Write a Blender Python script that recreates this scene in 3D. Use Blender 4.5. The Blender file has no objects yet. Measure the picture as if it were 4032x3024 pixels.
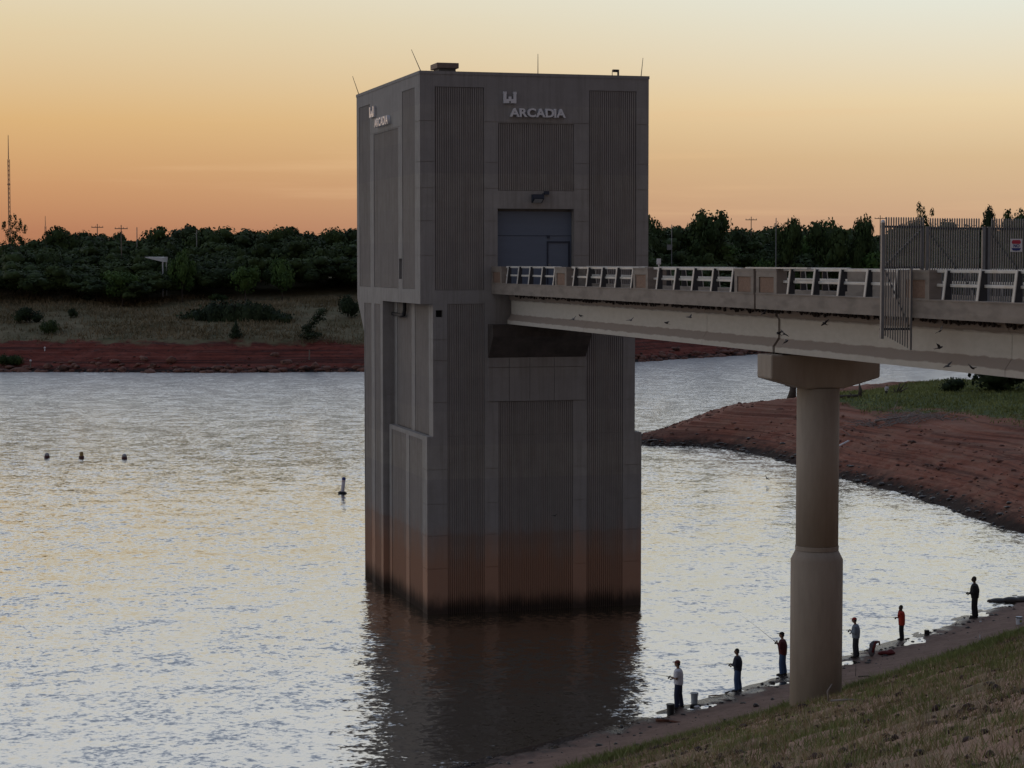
import bpy, bmesh, math, random
import numpy as np
from math import radians, sin, cos, pi
from mathutils import Vector, Matrix

random.seed(7)
RNG = np.random.default_rng(7)
scene = bpy.context.scene
COL = scene.collection

# ------------------------------------------------------------------ camera
CAM_Z = 16.8
FPX = 8300.0          # focal length in pixels of the 4032 wide photograph
PITCH = math.atan((1512 - 1030) / FPX)
cd = bpy.data.cameras.new('camera')
cam = bpy.data.objects.new('camera', cd)
COL.objects.link(cam)
cam.location = (0, 0, CAM_Z)
cam.rotation_euler = (pi / 2 - PITCH, 0, 0)
cd.sensor_width = 36.0
cd.lens = FPX / 4032 * 36.0
cd.clip_start = 0.5
cd.clip_end = 9000
scene.camera = cam

# ------------------------------------------------------------------ render settings
scene.render.engine = 'CYCLES'
scene.cycles.use_denoising = True
scene.cycles.max_bounces = 6
scene.cycles.glossy_bounces = 3
scene.cycles.diffuse_bounces = 3
scene.cycles.sample_clamp_indirect = 4.0
scene.view_settings.view_transform = 'Standard'
scene.view_settings.look = 'None'
scene.view_settings.exposure = 0.0
scene.view_settings.gamma = 1.0
scene.view_settings.use_curve_mapping = False


def lin(r, g, b):
    f = lambda c: (c / 255 / 12.92) if c <= 10.3 else ((c / 255 + 0.055) / 1.055) ** 2.4
    return (f(r), f(g), f(b), 1.0)


# ------------------------------------------------------------------ sky: dusk, sun just down to the left
SUN_AZ = radians(-38)      # measured from +Y, negative to the left
SUN_EL = radians(2.0)
world = bpy.data.worlds.new('World')
scene.world = world
world.use_nodes = True
wn, wl = world.node_tree.nodes, world.node_tree.links
for n in list(wn):
    wn.remove(n)


def W_(t, **k):
    n = wn.new(t)
    for a, b in k.items():
        setattr(n, a, b)
    return n


def wramp(stops):
    n = W_('ShaderNodeValToRGB')
    e = n.color_ramp.elements
    while len(e) > 1:
        e.remove(e[-1])
    e[0].position, e[0].color = stops[0]
    for p, c in stops[1:]:
        q = e.new(p)
        q.color = c
    return n


SKY_STRENGTH = 0.1
tc = W_('ShaderNodeTexCoord')
sep = W_('ShaderNodeSeparateXYZ')
wl.new(tc.outputs['Generated'], sep.inputs[0])
# elevation -> sqrt scale so the low sky gets the detail
mx = W_('ShaderNodeMath', operation='MAXIMUM'); mx.inputs[1].default_value = 0.0
wl.new(sep.outputs['Z'], mx.inputs[0])
sq = W_('ShaderNodeMath', operation='SQRT')
wl.new(mx.outputs[0], sq.inputs[0])
S = lambda z: math.sqrt(z)
ZEN = lin(116, 130, 158)
up1 = [(S(.20), (.99, 1.0, .98, 1)), (S(.29), (.87, .92, .98, 1)), (S(.46), (.37, .44, .56, 1)), (1.0, ZEN)]
ramp_sun = wramp([(0.0, lin(160, 104, 76)), (S(.014), lin(178, 121, 92)), (S(.035), lin(200, 148, 106)), (S(.065), lin(219, 177, 122)),
                  (S(.11), lin(227, 207, 168)), (S(.15), lin(233, 225, 204))] + up1)
ramp_side = wramp([(0.0, lin(190, 150, 122)), (S(.018), lin(204, 166, 136)), (S(.048), lin(219, 189, 149)), (S(.074), lin(237, 214, 174)),
                   (S(.12), lin(234, 235, 221)), (S(.15), lin(236, 239, 232))] + up1)
ramp_east = wramp([(0.0, lin(110, 99, 97)), (S(.08), lin(134, 118, 113)), (S(.2), lin(128, 117, 117)), (S(.45), lin(104, 104, 112)), (1.0, ZEN)])
# azimuth: cosine of the angle to the sun's azimuth
hyp = W_('ShaderNodeVectorMath', operation='MULTIPLY'); hyp.inputs[1].default_value = (1, 1, 0)
wl.new(tc.outputs['Generated'], hyp.inputs[0])
nrm = W_('ShaderNodeVectorMath', operation='NORMALIZE')
wl.new(hyp.outputs[0], nrm.inputs[0])
dot = W_('ShaderNodeVectorMath', operation='DOT_PRODUCT')
dot.inputs[1].default_value = (sin(SUN_AZ), cos(SUN_AZ), 0)
wl.new(nrm.outputs[0], dot.inputs[0])


def wmap(a, b):
    m = W_('ShaderNodeMapRange', interpolation_type='SMOOTHSTEP')
    m.inputs['From Min'].default_value, m.inputs['From Max'].default_value = a, b
    wl.new(dot.outputs['Value'], m.inputs['Value'])
    return m


f_sun = wmap(0.60, 0.97)
f_east = wmap(0.45, -0.55)
m1 = W_('ShaderNodeMix', data_type='RGBA')
m2 = W_('ShaderNodeMix', data_type='RGBA')
for r in (ramp_sun, ramp_side, ramp_east):
    wl.new(sq.outputs[0], r.inputs[0])
wl.new(f_sun.outputs[0], m1.inputs['Factor'])
wl.new(ramp_side.outputs[0], m1.inputs['A'])
wl.new(ramp_sun.outputs[0], m1.inputs['B'])
wl.new(f_east.outputs[0], m2.inputs['Factor'])
wl.new(m1.outputs['Result'], m2.inputs['A'])
wl.new(ramp_east.outputs[0], m2.inputs['B'])
# a thin high streak of cirrus
cmap = W_('ShaderNodeMapping'); cmap.inputs['Scale'].default_value = (2.2, 2.2, 46)
cmap.inputs['Rotation'].default_value = (0, radians(1.5), 0)
wl.new(tc.outputs['Generated'], cmap.inputs[0])
cn = W_('ShaderNodeTexNoise'); cn.inputs['Scale'].default_value = 2.1; cn.inputs['Detail'].default_value = 5
wl.new(cmap.outputs[0], cn.inputs['Vector'])
cr = W_('ShaderNodeMapRange', interpolation_type='SMOOTHSTEP')
cr.inputs['From Min'].default_value, cr.inputs['From Max'].default_value = 0.56, 0.80
cr.inputs['To Max'].default_value = 0.30
wl.new(cn.outputs[0], cr.inputs['Value'])
m3 = W_('ShaderNodeMix', data_type='RGBA')
wl.new(cr.outputs[0], m3.inputs['Factor'])
wl.new(m2.outputs['Result'], m3.inputs['A'])
m3.inputs['B'].default_value = lin(236, 196, 150)
sc10 = W_('ShaderNodeVectorMath', operation='SCALE'); sc10.inputs['Scale'].default_value = 1.0 / SKY_STRENGTH
wl.new(m3.outputs['Result'], sc10.inputs[0])
nis = W_('ShaderNodeTexSky', sky_type='NISHITA', sun_disc=False, sun_elevation=SUN_EL, sun_rotation=SUN_AZ)
m4 = W_('ShaderNodeMix', data_type='RGBA')
m4.inputs['Factor'].default_value = 0.06
wl.new(sc10.outputs[0], m4.inputs['A'])
wl.new(nis.outputs[0], m4.inputs['B'])
bg = W_('ShaderNodeBackground'); bg.inputs['Strength'].default_value = SKY_STRENGTH
out = W_('ShaderNodeOutputWorld')
wl.new(m4.outputs['Result'], bg.inputs['Color'])
wl.new(bg.outputs[0], out.inputs[0])

sd = bpy.data.lights.new('sun', 'SUN')
sd.energy = 0.12
sd.angle = radians(14)
sd.color = (1.0, 0.62, 0.36)
sun = bpy.data.objects.new('sun', sd)
COL.objects.link(sun)
sun.rotation_euler = Vector((-sin(SUN_AZ) * cos(SUN_EL), -cos(SUN_AZ) * cos(SUN_EL), -sin(SUN_EL))).to_track_quat('-Z', 'Y').to_euler()

# ------------------------------------------------------------------ geometry of the view (pixels of the 4032 px photo -> places)
_F = np.array([0, cos(PITCH), -sin(PITCH)]); _U = np.array([0, sin(PITCH), cos(PITCH)])


def ray(x, y):
    return _F + np.array([1., 0, 0]) * (x - 2016) / FPX - _U * (y - 1512) / FPX


def on_z(x, y, z=0.0):
    d = ray(x, y)
    return np.array([0, 0, CAM_Z]) + d * (z - CAM_Z) / d[2]


def at_dist(x, y, Y):
    d = ray(x, y)
    return np.array([0, 0, CAM_Z]) + d * Y / d[1]


# ------------------------------------------------------------------ object helpers
def tag(o, label=None, cat=None, group=None, kind=None):
    if label: o['label'] = label
    if cat: o['category'] = cat
    if group: o['group'] = group
    if kind: o['kind'] = kind
    return o


def empty(name, loc=(0, 0, 0), rz=0.0, label=None, cat=None, group=None):
    o = bpy.data.objects.new(name, None)
    o.empty_display_size = 0.3
    COL.objects.link(o)
    o.location = loc
    o.rotation_euler = (0, 0, rz)
    return tag(o, label, cat, group)


def link(name, me, parent=None, loc=None, rot=None, scale=None):
    o = bpy.data.objects.new(name, me)
    COL.objects.link(o)
    if parent is not None: o.parent = parent
    if loc is not None: o.location = loc
    if rot is not None: o.rotation_euler = rot
    if scale is not None: o.scale = scale if hasattr(scale, '__len__') else (scale,) * 3
    return o


def copy_tree(o, parent=None):
    c = o.copy()
    COL.objects.link(c)
    if parent is not None: c.parent = parent
    for ch in list(o.children):
        copy_tree(ch, c)
    return c


class MB:
    """collects shapes; build() links them as one mesh object"""
    def __init__(s):
        s.v, s.f = [], []

    def add(s, vs, fs):
        n = len(s.v)
        s.v += [tuple(map(float, p)) for p in vs]
        s.f += [tuple(i + n for i in f) for f in fs]
        return s

    def box(s, x0, x1, y0, y1, z0, z1):
        vs = [(x, y, z) for z in (z0, z1) for y in (y0, y1) for x in (x0, x1)]
        return s.add(vs, [(0, 2, 3, 1), (4, 5, 7, 6), (0, 1, 5, 4), (2, 6, 7, 3), (0, 4, 6, 2), (1, 3, 7, 5)])

    def obox(s, c, ax, ay, az):
        c, ax, ay, az = map(np.asarray, (c, ax, ay, az))
        vs = [c + i * ax + j * ay + k * az for k in (-1, 1) for j in (-1, 1) for i in (-1, 1)]
        return s.add(vs, [(0, 2, 3, 1), (4, 5, 7, 6), (0, 1, 5, 4), (2, 6, 7, 3), (0, 4, 6, 2), (1, 3, 7, 5)])

    def tube(s, pts, rad, n=8, cap=True, flat=1.0):
        pts = [np.asarray(p, float) for p in pts]
        if not hasattr(rad, '__len__'): rad = [rad] * len(pts)
        vs, fs = [], []
        ref = None
        for i, p in enumerate(pts):
            t = pts[min(i + 1, len(pts) - 1)] - pts[max(i - 1, 0)]
            t = t / (np.linalg.norm(t) + 1e-9)
            if ref is None:
                ref = np.array([0, 0, 1.]) if abs(t[2]) < .8 else np.array([0., 1, 0])
            a = np.cross(t, ref); a /= np.linalg.norm(a) + 1e-9
            b = np.cross(a, t)
            ref = b
            r = rad[i]
            ra, rb = (r if hasattr(r, '__len__') else (r, r * flat))
            for k in range(n):
                q = 2 * pi * k / n
                vs.append(p + a * ra * cos(q) + b * rb * sin(q))
        for i in range(len(pts) - 1):
            for k in range(n):
                k2 = (k + 1) % n
                fs.append((i * n + k, i * n + k2, (i + 1) * n + k2, (i + 1) * n + k))
        if cap:
            fs.append(tuple(range(n - 1, -1, -1)))
            fs.append(tuple((len(pts) - 1) * n + k for k in range(n)))
        return s.add(vs, fs)

    def lathe(s, prof, c=(0, 0, 0), n=20, cap=True):
        return s.tube([(c[0], c[1], c[2] + z) for r, z in prof], [r for r, z in prof], n, cap)

    def ball(s, c, r, n=8, m=6):
        r = r if hasattr(r, '__len__') else (r, r, r)
        vs = [(c[0], c[1], c[2] - r[2])]
        for j in range(1, m):
            a = -pi / 2 + pi * j / m
            for k in range(n):
                q = 2 * pi * k / n
                vs.append((c[0] + r[0] * cos(a) * cos(q), c[1] + r[1] * cos(a) * sin(q), c[2] + r[2] * sin(a)))
        vs.append((c[0], c[1], c[2] + r[2]))
        fs = [(0, 1 + (k + 1) % n, 1 + k) for k in range(n)]
        for j in range(m - 2):
            for k in range(n):
                k2 = (k + 1) % n
                fs.append((1 + j * n + k, 1 + j * n + k2, 1 + (j + 1) * n + k2, 1 + (j + 1) * n + k))
        top = len(vs) - 1
        b = 1 + (m - 2) * n
        fs += [(b + k, b + (k + 1) % n, top) for k in range(n)]
        return s.add(vs, fs)

    def prism(s, poly, z0, z1, M=None):
        n = len(poly)
        vs = [(x, y, z0) for x, y in poly] + [(x, y, z1) for x, y in poly]
        if M is not None:
            vs = [tuple(M @ Vector(p)) for p in vs]
        fs = [tuple(range(n - 1, -1, -1)), tuple(range(n, 2 * n))]
        fs += [(i, (i + 1) % n, n + (i + 1) % n, n + i) for i in range(n)]
        return s.add(vs, fs)

    def mesh(s, name, mat, off=(0, 0, 0), smooth=False, bevel=0.0):
        me = bpy.data.meshes.new(name)
        v = np.array(s.v, float) - np.array(off, float)
        me.from_pydata(v.tolist(), [], s.f)
        bm = bmesh.new(); bm.from_mesh(me)
        bmesh.ops.recalc_face_normals(bm, faces=bm.faces)
        if bevel > 0:
            ed = [e for e in bm.edges if len(e.link_faces) == 2 and e.calc_face_angle(0) > 0.6]
            bmesh.ops.bevel(bm, geom=ed, offset=bevel, segments=1, affect='EDGES', clamp_overlap=True)
        bm.to_mesh(me); bm.free()
        if smooth:
            me.polygons.foreach_set('use_smooth', [True] * len(me.polygons))
        me.materials.append(mat)
        return me

    def build(s, name, mat, parent=None, off=(0, 0, 0), smooth=False, bevel=0.0):
        return link(name, s.mesh(name, mat, off, smooth, bevel), parent)


def np_mesh(name, V, Fq, mat, smooth=False):
    """fast mesh from numpy arrays, Fq (n,3) or (n,4)"""
    me = bpy.data.meshes.new(name)
    V = np.ascontiguousarray(V, dtype=np.float32); Fq = np.ascontiguousarray(Fq, dtype=np.int32)
    me.vertices.add(len(V)); me.vertices.foreach_set('co', V.ravel())
    k = Fq.shape[1]
    me.loops.add(Fq.size); me.loops.foreach_set('vertex_index', Fq.ravel())
    me.polygons.add(len(Fq))
    me.polygons.foreach_set('loop_start', np.arange(0, Fq.size, k, dtype=np.int32))
    if smooth:
        me.polygons.foreach_set('use_smooth', np.ones(len(Fq), dtype=bool))
    me.update(calc_edges=True)
    me.materials.append(mat)
    return me


def grid_mesh(name, X, Y, Z, mat, smooth=True):
    h, w = X.shape
    V = np.stack([X, Y, Z], -1).reshape(-1, 3)
    i = np.arange(h * w).reshape(h, w)
    Fq = np.stack([i[:-1, :-1], i[:-1, 1:], i[1:, 1:], i[1:, :-1]], -1).reshape(-1, 4)
    return np_mesh(name, V, Fq, mat, smooth)


# value noise for terrain
_PT = np.random.default_rng(3).random((256, 256))


def vnoise(x, y):
    x = np.asarray(x, float); y = np.asarray(y, float)
    xi = np.floor(x).astype(int); yi = np.floor(y).astype(int)
    fx = x - xi; fy = y - yi
    fx = fx * fx * (3 - 2 * fx); fy = fy * fy * (3 - 2 * fy)
    g = lambda a, b: _PT[a & 255, b & 255]
    return (g(xi, yi) * (1 - fx) + g(xi + 1, yi) * fx) * (1 - fy) + (g(xi, yi + 1) * (1 - fx) + g(xi + 1, yi + 1) * fx) * fy


def fbm(x, y, o=4):
    r = 0; a = .5; t = 0
    for k in range(o):
        r = r + a * vnoise(x * 2 ** k + 17 * k, y * 2 ** k + 31 * k); t += a; a *= .5
    return r / t


# ------------------------------------------------------------------ materials
def new_mat(name):
    m = bpy.data.materials.new(name)
    m.use_nodes = True
    nt = m.node_tree
    return m, nt.nodes, nt.links, nt.nodes['Principled BSDF']


def c4(c): return (c[0], c[1], c[2], 1.0)


def surf(name, c1, c2=None, scale=2.0, rough=.9, bump=0.0, bscale=None, stretch=(1, 1, 1), detail=6, metal=0.0, c3=None, s3=.3):
    """mottled procedural surface: two noise-mixed colours, a third in patches, fine bump"""
    m, N, L, P = new_mat(name)
    P.inputs['Roughness'].default_value = rough
    P.inputs['Metallic'].default_value = metal
    c2 = c2 or tuple(min(1, x * 1.35) for x in c1)
    tcn = N.new('ShaderNodeTexCoord')
    mp = N.new('ShaderNodeMapping'); mp.inputs['Scale'].default_value = stretch
    L.new(tcn.outputs['Object'], mp.inputs[0])
    nz = N.new('ShaderNodeTexNoise'); nz.inputs['Scale'].default_value = scale; nz.inputs['Detail'].default_value = detail
    nz.inputs['Roughness'].default_value = .65
    L.new(mp.outputs[0], nz.inputs['Vector'])
    rp = N.new('ShaderNodeMapRange'); rp.inputs['From Min'].default_value = .3; rp.inputs['From Max'].default_value = .7
    L.new(nz.outputs[0], rp.inputs['Value'])
    mx_ = N.new('ShaderNodeMix'); mx_.data_type = 'RGBA'
    L.new(rp.outputs[0], mx_.inputs['Factor'])
    mx_.inputs['A'].default_value = c4(c1); mx_.inputs['B'].default_value = c4(c2)
    res = mx_.outputs['Result']
    if c3:
        n3 = N.new('ShaderNodeTexNoise'); n3.inputs['Scale'].default_value = s3; n3.inputs['Detail'].default_value = 8
        L.new(mp.outputs[0], n3.inputs['Vector'])
        r3 = N.new('ShaderNodeMapRange'); r3.inputs['From Min'].default_value = .48; r3.inputs['From Max'].default_value = .64
        L.new(n3.outputs[0], r3.inputs['Value'])
        m3_ = N.new('ShaderNodeMix'); m3_.data_type = 'RGBA'
        L.new(r3.outputs[0], m3_.inputs['Factor']); L.new(res, m3_.inputs['A']); m3_.inputs['B'].default_value = c4(c3)
        res = m3_.outputs['Result']
    L.new(res, P.inputs['Base Color'])
    if bump:
        b = N.new('ShaderNodeBump'); b.inputs['Strength'].default_value = bump; b.inputs['Distance'].default_value = .02
        nb = N.new('ShaderNodeTexNoise'); nb.inputs['Scale'].default_value = bscale or scale * 8; nb.inputs['Detail'].default_value = 5
        L.new(tcn.outputs['Object'], nb.inputs['Vector'])
        L.new(nb.outputs[0], b.inputs['Height']); L.new(b.outputs[0], P.inputs['Normal'])
    return m


def leaf_mat(name, c1, c2, rough=.75):
    """foliage: colour varies leaf by leaf and in clumps"""
    m, N, L, P = new_mat(name)
    P.inputs['Roughness'].default_value = rough
    P.inputs['Specular IOR Level'].default_value = .2
    g = N.new('ShaderNodeNewGeometry')
    tcn = N.new('ShaderNodeTexCoord')
    nz = N.new('ShaderNodeTexNoise'); nz.inputs['Scale'].default_value = .45; nz.inputs['Detail'].default_value = 3
    L.new(tcn.outputs['Object'], nz.inputs['Vector'])
    n2 = N.new('ShaderNodeTexNoise'); n2.inputs['Scale'].default_value = .11; n2.inputs['Detail'].default_value = 1
    L.new(tcn.outputs['Object'], n2.inputs['Vector'])
    big = N.new('ShaderNodeMapRange'); big.inputs['From Min'].default_value = .3; big.inputs['From Max'].default_value = .7; big.inputs['To Min'].default_value = -.28; big.inputs['To Max'].default_value = .28
    L.new(n2.outputs[0], big.inputs['Value'])
    sm = N.new('ShaderNodeMath'); sm.operation = 'ADD'; L.new(nz.outputs[0], sm.inputs[0]); L.new(big.outputs[0], sm.inputs[1])
    ad = N.new('ShaderNodeMath'); ad.operation = 'ADD'
    ml = N.new('ShaderNodeMath'); ml.operation = 'MULTIPLY'; ml.inputs[1].default_value = .45
    L.new(g.outputs['Random Per Island'], ml.inputs[0]); L.new(ml.outputs[0], ad.inputs[0]); L.new(sm.outputs[0], ad.inputs[1])
    rp = N.new('ShaderNodeMapRange'); rp.inputs['From Min'].default_value = .4; rp.inputs['From Max'].default_value = 1.0
    L.new(ad.outputs[0], rp.inputs['Value'])
    mx_ = N.new('ShaderNodeMix'); mx_.data_type = 'RGBA'
    L.new(rp.outputs[0], mx_.inputs['Factor'])
    mx_.inputs['A'].default_value = c4(c1); mx_.inputs['B'].default_value = c4(c2)
    L.new(mx_.outputs['Result'], P.inputs['Base Color'])
    return m


def tower_concrete(name, c1, c2):
    """board-marked concrete with pour lifts, run-off streaks, a silt-brown high-water band and dark algae at the waterline (z is height over the lake)"""
    m, N, L, P = new_mat(name)
    P.inputs['Roughness'].default_value = .9
    P.inputs['Specular IOR Level'].default_value = .25
    tcn = N.new('ShaderNodeTexCoord')
    sp = N.new('ShaderNodeSeparateXYZ'); L.new(tcn.outputs['Object'], sp.inputs[0])

    def noise(scale, stretch, detail=6):
        mp = N.new('ShaderNodeMapping'); mp.inputs['Scale'].default_value = stretch
        L.new(tcn.outputs['Object'], mp.inputs[0])
        n = N.new('ShaderNodeTexNoise'); n.inputs['Scale'].default_value = scale; n.inputs['Detail'].default_value = detail; n.inputs['Roughness'].default_value = .65
        L.new(mp.outputs[0], n.inputs['Vector'])
        return n.outputs[0]

    def mr(v, a, b, c=0, d=1, smooth=False):
        r = N.new('ShaderNodeMapRange')
        if smooth: r.interpolation_type = 'SMOOTHSTEP'
        for k, q in zip(('From Min', 'From Max', 'To Min', 'To Max'), (a, b, c, d)): r.inputs[k].default_value = q
        L.new(v, r.inputs['Value']); return r.outputs[0]

    def mix(f, a, b, blend='MIX'):
        x = N.new('ShaderNodeMix'); x.data_type = 'RGBA'; x.blend_type = blend
        if isinstance(f, float): x.inputs['Factor'].default_value = f
        else: L.new(f, x.inputs['Factor'])
        for k, q in (('A', a), ('B', b)):
            if isinstance(q, tuple): x.inputs[k].default_value = q
            else: L.new(q, x.inputs[k])
        return x.outputs['Result']

    def math_(op, a, b=None):
        x = N.new('ShaderNodeMath'); x.operation = op
        for i, q in enumerate((a, b)):
            if q is None: continue
            if isinstance(q, (int, float)): x.inputs[i].default_value = q
            else: L.new(q, x.inputs[i])
        return x.outputs[0]
    base = mix(mr(noise(1.3, (1, 1, 1), 8), .3, .7), c4(c1), c4(c2))
    streak = noise(1.0, (4.5, 4.5, .22), 5)
    base = mix(mr(streak, .48, .74, 0, .6), base, c4((c1[0] * .60, c1[1] * .56, c1[2] * .52)))
    # pour lifts differ slightly
    fl = math_('FLOOR', math_('MULTIPLY', sp.outputs['Z'], .62))
    wv = N.new('ShaderNodeTexWhiteNoise'); wv.noise_dimensions = '1D'; L.new(fl, wv.inputs['W'])
    base = mix(mr(wv.outputs['Value'], 0, 1, 0, .45), base, c4((c1[0] * .8, c1[1] * .82, c1[2] * .92)))
    fine = noise(22, (1, 1, 1), 3)
    base = mix(mr(fine, .58, .75, 0, .5), base, c4(tuple(x * .7 for x in c1)))
    zz = math_('ADD', sp.outputs['Z'], mr(noise(.8, (1.6, 1.6, .25), 5), .2, .8, -1.0, 1.0))
    zc = math_('ADD', sp.outputs['Z'], mr(noise(1.1, (1.5, 1.5, .5), 4), .2, .8, -.22, .22))
    base = mix(mr(zc, 3.86, 3.68, 0, .34), base, (.27, .165, .115, 1))
    base = mix(mr(zc, 2.62, 2.46, 0, .22), base, (.30, .14, .08, 1))
    base = mix(mr(zz, 4.6, 1.7, 0, .88, True), base, (.36, .20, .13, 1))
    zz2 = math_('ADD', sp.outputs['Z'], mr(noise(1.5, (1.6, 1.6, .4), 4), .2, .8, -.22, .22))
    base = mix(mr(zz2, 1.15, .15, 0, .90, True), base, (.02, .018, .015, 1))
    L.new(base, P.inputs['Base Color'])
    b = N.new('ShaderNodeBump'); b.inputs['Strength'].default_value = .35; b.inputs['Distance'].default_value = .015
    L.new(noise(30, (1, 1, 1), 4), b.inputs['Height']); L.new(b.outputs[0], P.inputs['Normal'])
    return m


M = {}
M['tower'] = tower_concrete('tower_concrete', (.272, .256, .238), (.35, .332, .31))
M['ribs'] = tower_concrete('ribbed_concrete', (.315, .287, .26), (.39, .357, .325))
M['bridge'] = surf('bridge_concrete', (.225, .19, .16), (.28, .24, .205), 1.6, .9, .3, 40, (1, 1, 3), c3=(.19, .16, .135), s3=.9)
M['girder'] = surf('girder_concrete', (.40, .37, .325), (.46, .43, .385), 2.2, .85, .25, 40, (1, 1, 2.5))


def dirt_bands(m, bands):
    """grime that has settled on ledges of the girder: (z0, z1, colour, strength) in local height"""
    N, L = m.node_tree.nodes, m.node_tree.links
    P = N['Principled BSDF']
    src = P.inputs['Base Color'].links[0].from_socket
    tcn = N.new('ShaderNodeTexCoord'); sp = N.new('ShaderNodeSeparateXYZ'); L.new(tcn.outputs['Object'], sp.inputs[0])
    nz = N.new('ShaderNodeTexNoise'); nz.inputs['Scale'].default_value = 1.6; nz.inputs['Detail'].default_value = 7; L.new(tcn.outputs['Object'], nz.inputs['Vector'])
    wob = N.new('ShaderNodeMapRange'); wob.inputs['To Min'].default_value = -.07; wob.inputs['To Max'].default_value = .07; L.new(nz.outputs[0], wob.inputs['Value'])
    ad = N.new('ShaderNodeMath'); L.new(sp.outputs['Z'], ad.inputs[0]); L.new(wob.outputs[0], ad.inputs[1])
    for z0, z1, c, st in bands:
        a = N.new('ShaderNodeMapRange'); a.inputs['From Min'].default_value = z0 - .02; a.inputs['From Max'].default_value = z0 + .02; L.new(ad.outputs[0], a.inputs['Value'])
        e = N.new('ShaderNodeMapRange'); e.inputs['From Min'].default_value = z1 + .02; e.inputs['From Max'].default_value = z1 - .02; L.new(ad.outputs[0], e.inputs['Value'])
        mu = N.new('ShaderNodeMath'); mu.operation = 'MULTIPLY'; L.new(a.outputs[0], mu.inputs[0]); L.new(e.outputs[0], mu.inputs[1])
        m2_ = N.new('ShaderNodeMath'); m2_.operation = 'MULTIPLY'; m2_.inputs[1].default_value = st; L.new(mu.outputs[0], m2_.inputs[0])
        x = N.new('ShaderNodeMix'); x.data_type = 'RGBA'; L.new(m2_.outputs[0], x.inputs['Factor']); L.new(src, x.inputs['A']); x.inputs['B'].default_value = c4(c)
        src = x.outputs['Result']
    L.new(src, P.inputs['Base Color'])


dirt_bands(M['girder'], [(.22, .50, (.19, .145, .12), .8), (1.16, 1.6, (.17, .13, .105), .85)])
M['pier'] = surf('pier_concrete', (.29, .24, .195), (.35, .295, .24), 2.2, .9, .35, 40, (2, 2, .35))
M['aggregate'] = surf('exposed_aggregate', (.19, .12, .085), (.27, .175, .125), 14, .95, .8, 60)
M['corbel'] = surf('dark_concrete', (.035, .028, .024), (.085, .07, .06), 1.5, .9, .3, 30)  # corbel concrete, much darker than the tower walls
M['dark'] = surf('dark_void', (.012, .012, .014), (.02, .02, .022), 3, .8)
M['soot'] = surf('nest_mud', (.018, .013, .011), (.04, .028, .022), 9, .95, .6, 30)
M['white_rail'] = surf('white_rail_paint', (.50, .48, .44), (.60, .58, .54), 3, .55, .1, 30, c3=(.5, .46, .40), s3=2)
M['sign_white'] = surf('letter_enamel', (.66, .66, .68), (.74, .74, .76), 4, .4)
M['door'] = surf('blue_grey_door_paint', (.115, .145, .20), (.13, .165, .225), .8, .5, .1, 20, (.4, .4, 3))
M['door_dark'] = surf('door_frame_paint', (.022, .030, .05), (.03, .04, .065), 2, .6)
M['steel'] = surf('galvanised_steel', (.17, .18, .19), (.24, .25, .26), 3, .5, .1, 30, metal=.3)
M['steel_dark'] = surf('dark_steel', (.03, .032, .036), (.05, .052, .058), 3, .5, metal=.3)
M['roofing'] = surf('roofing', (.12, .11, .10), (.17, .16, .15), 2, .95)
M['hatch'] = surf('hatch_paint', (.16, .11, .09), (.22, .16, .13), 3, .7)
M['lens'] = surf('lamp_glass', (.35, .37, .38), (.45, .47, .48), 3, .15)

exec_parts = []

# ------------------------------------------------------------------ intake tower
ANG = math.atan((2016 + 300) / FPX)
UV_O = on_z(1683.2, 2420.9)                     # near corner of the tower at the waterline
UVU = np.array([cos(ANG), sin(ANG), 0]); UVV = np.array([-sin(ANG), cos(ANG), 0])


def uvz(u, v, z): return UV_O + UVU * u + UVV * v + np.array([0, 0, z])


tower = empty('intake_tower', UV_O, ANG, 'tall grey concrete intake tower with ribbed panels standing in the lake', 'tower')


def merge_breaks(vals, lo, hi):
    r = sorted(set([lo, hi] + [round(v, 4) for v in vals if lo < v < hi]))
    o = [r[0]]
    for v in r[1:]:
        if v - o[-1] > 1e-3: o.append(v)
    return o


def panel_wall(mb, P, a0, a1, b0, b1, panels, joints, holes=(), dep=.10, jd=.022, jw=.016):
    """wall in (a, b) with recessed panels (a0,a1,b0,b1), horizontal joint grooves and deeper holes (a0,a1,b0,b1,depth); P(a,b,d) -> point, d inward"""
    A = merge_breaks([q for p in list(panels) + list(holes) for q in p[:2]], a0, a1)
    B = merge_breaks([q for p in list(panels) + list(holes) for q in p[2:4]] + [j + s * jw for j in joints for s in (-1, 1)], b0, b1)
    nA, nB = len(A) - 1, len(B) - 1
    D = np.zeros((nA, nB))
    for i in range(nA):
        for j in range(nB):
            a = (A[i] + A[i + 1]) / 2; b = (B[j] + B[j + 1]) / 2
            d = 0
            for p in panels:
                if p[0] < a < p[1] and p[2] < b < p[3]: d = dep
            if any(abs(b - q) < jw for q in joints): d += jd
            for p in holes:
                if p[0] < a < p[1] and p[2] < b < p[3]: d = p[4]
            D[i, j] = d
    for i in range(nA):
        for j in range(nB):
            d = D[i, j]
            mb.add([P(A[i], B[j], d), P(A[i + 1], B[j], d), P(A[i + 1], B[j + 1], d), P(A[i], B[j + 1], d)], [(0, 1, 2, 3)])
            if i + 1 < nA and D[i + 1, j] != d:
                e = D[i + 1, j]
                mb.add([P(A[i + 1], B[j], d), P(A[i + 1], B[j], e), P(A[i + 1], B[j + 1], e), P(A[i + 1], B[j + 1], d)], [(0, 1, 2, 3)])
            if j + 1 < nB and D[i, j + 1] != d:
                e = D[i, j + 1]
                mb.add([P(A[i], B[j + 1], d), P(A[i], B[j + 1], e), P(A[i + 1], B[j + 1], e), P(A[i + 1], B[j + 1], d)], [(0, 1, 2, 3)])


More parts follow.
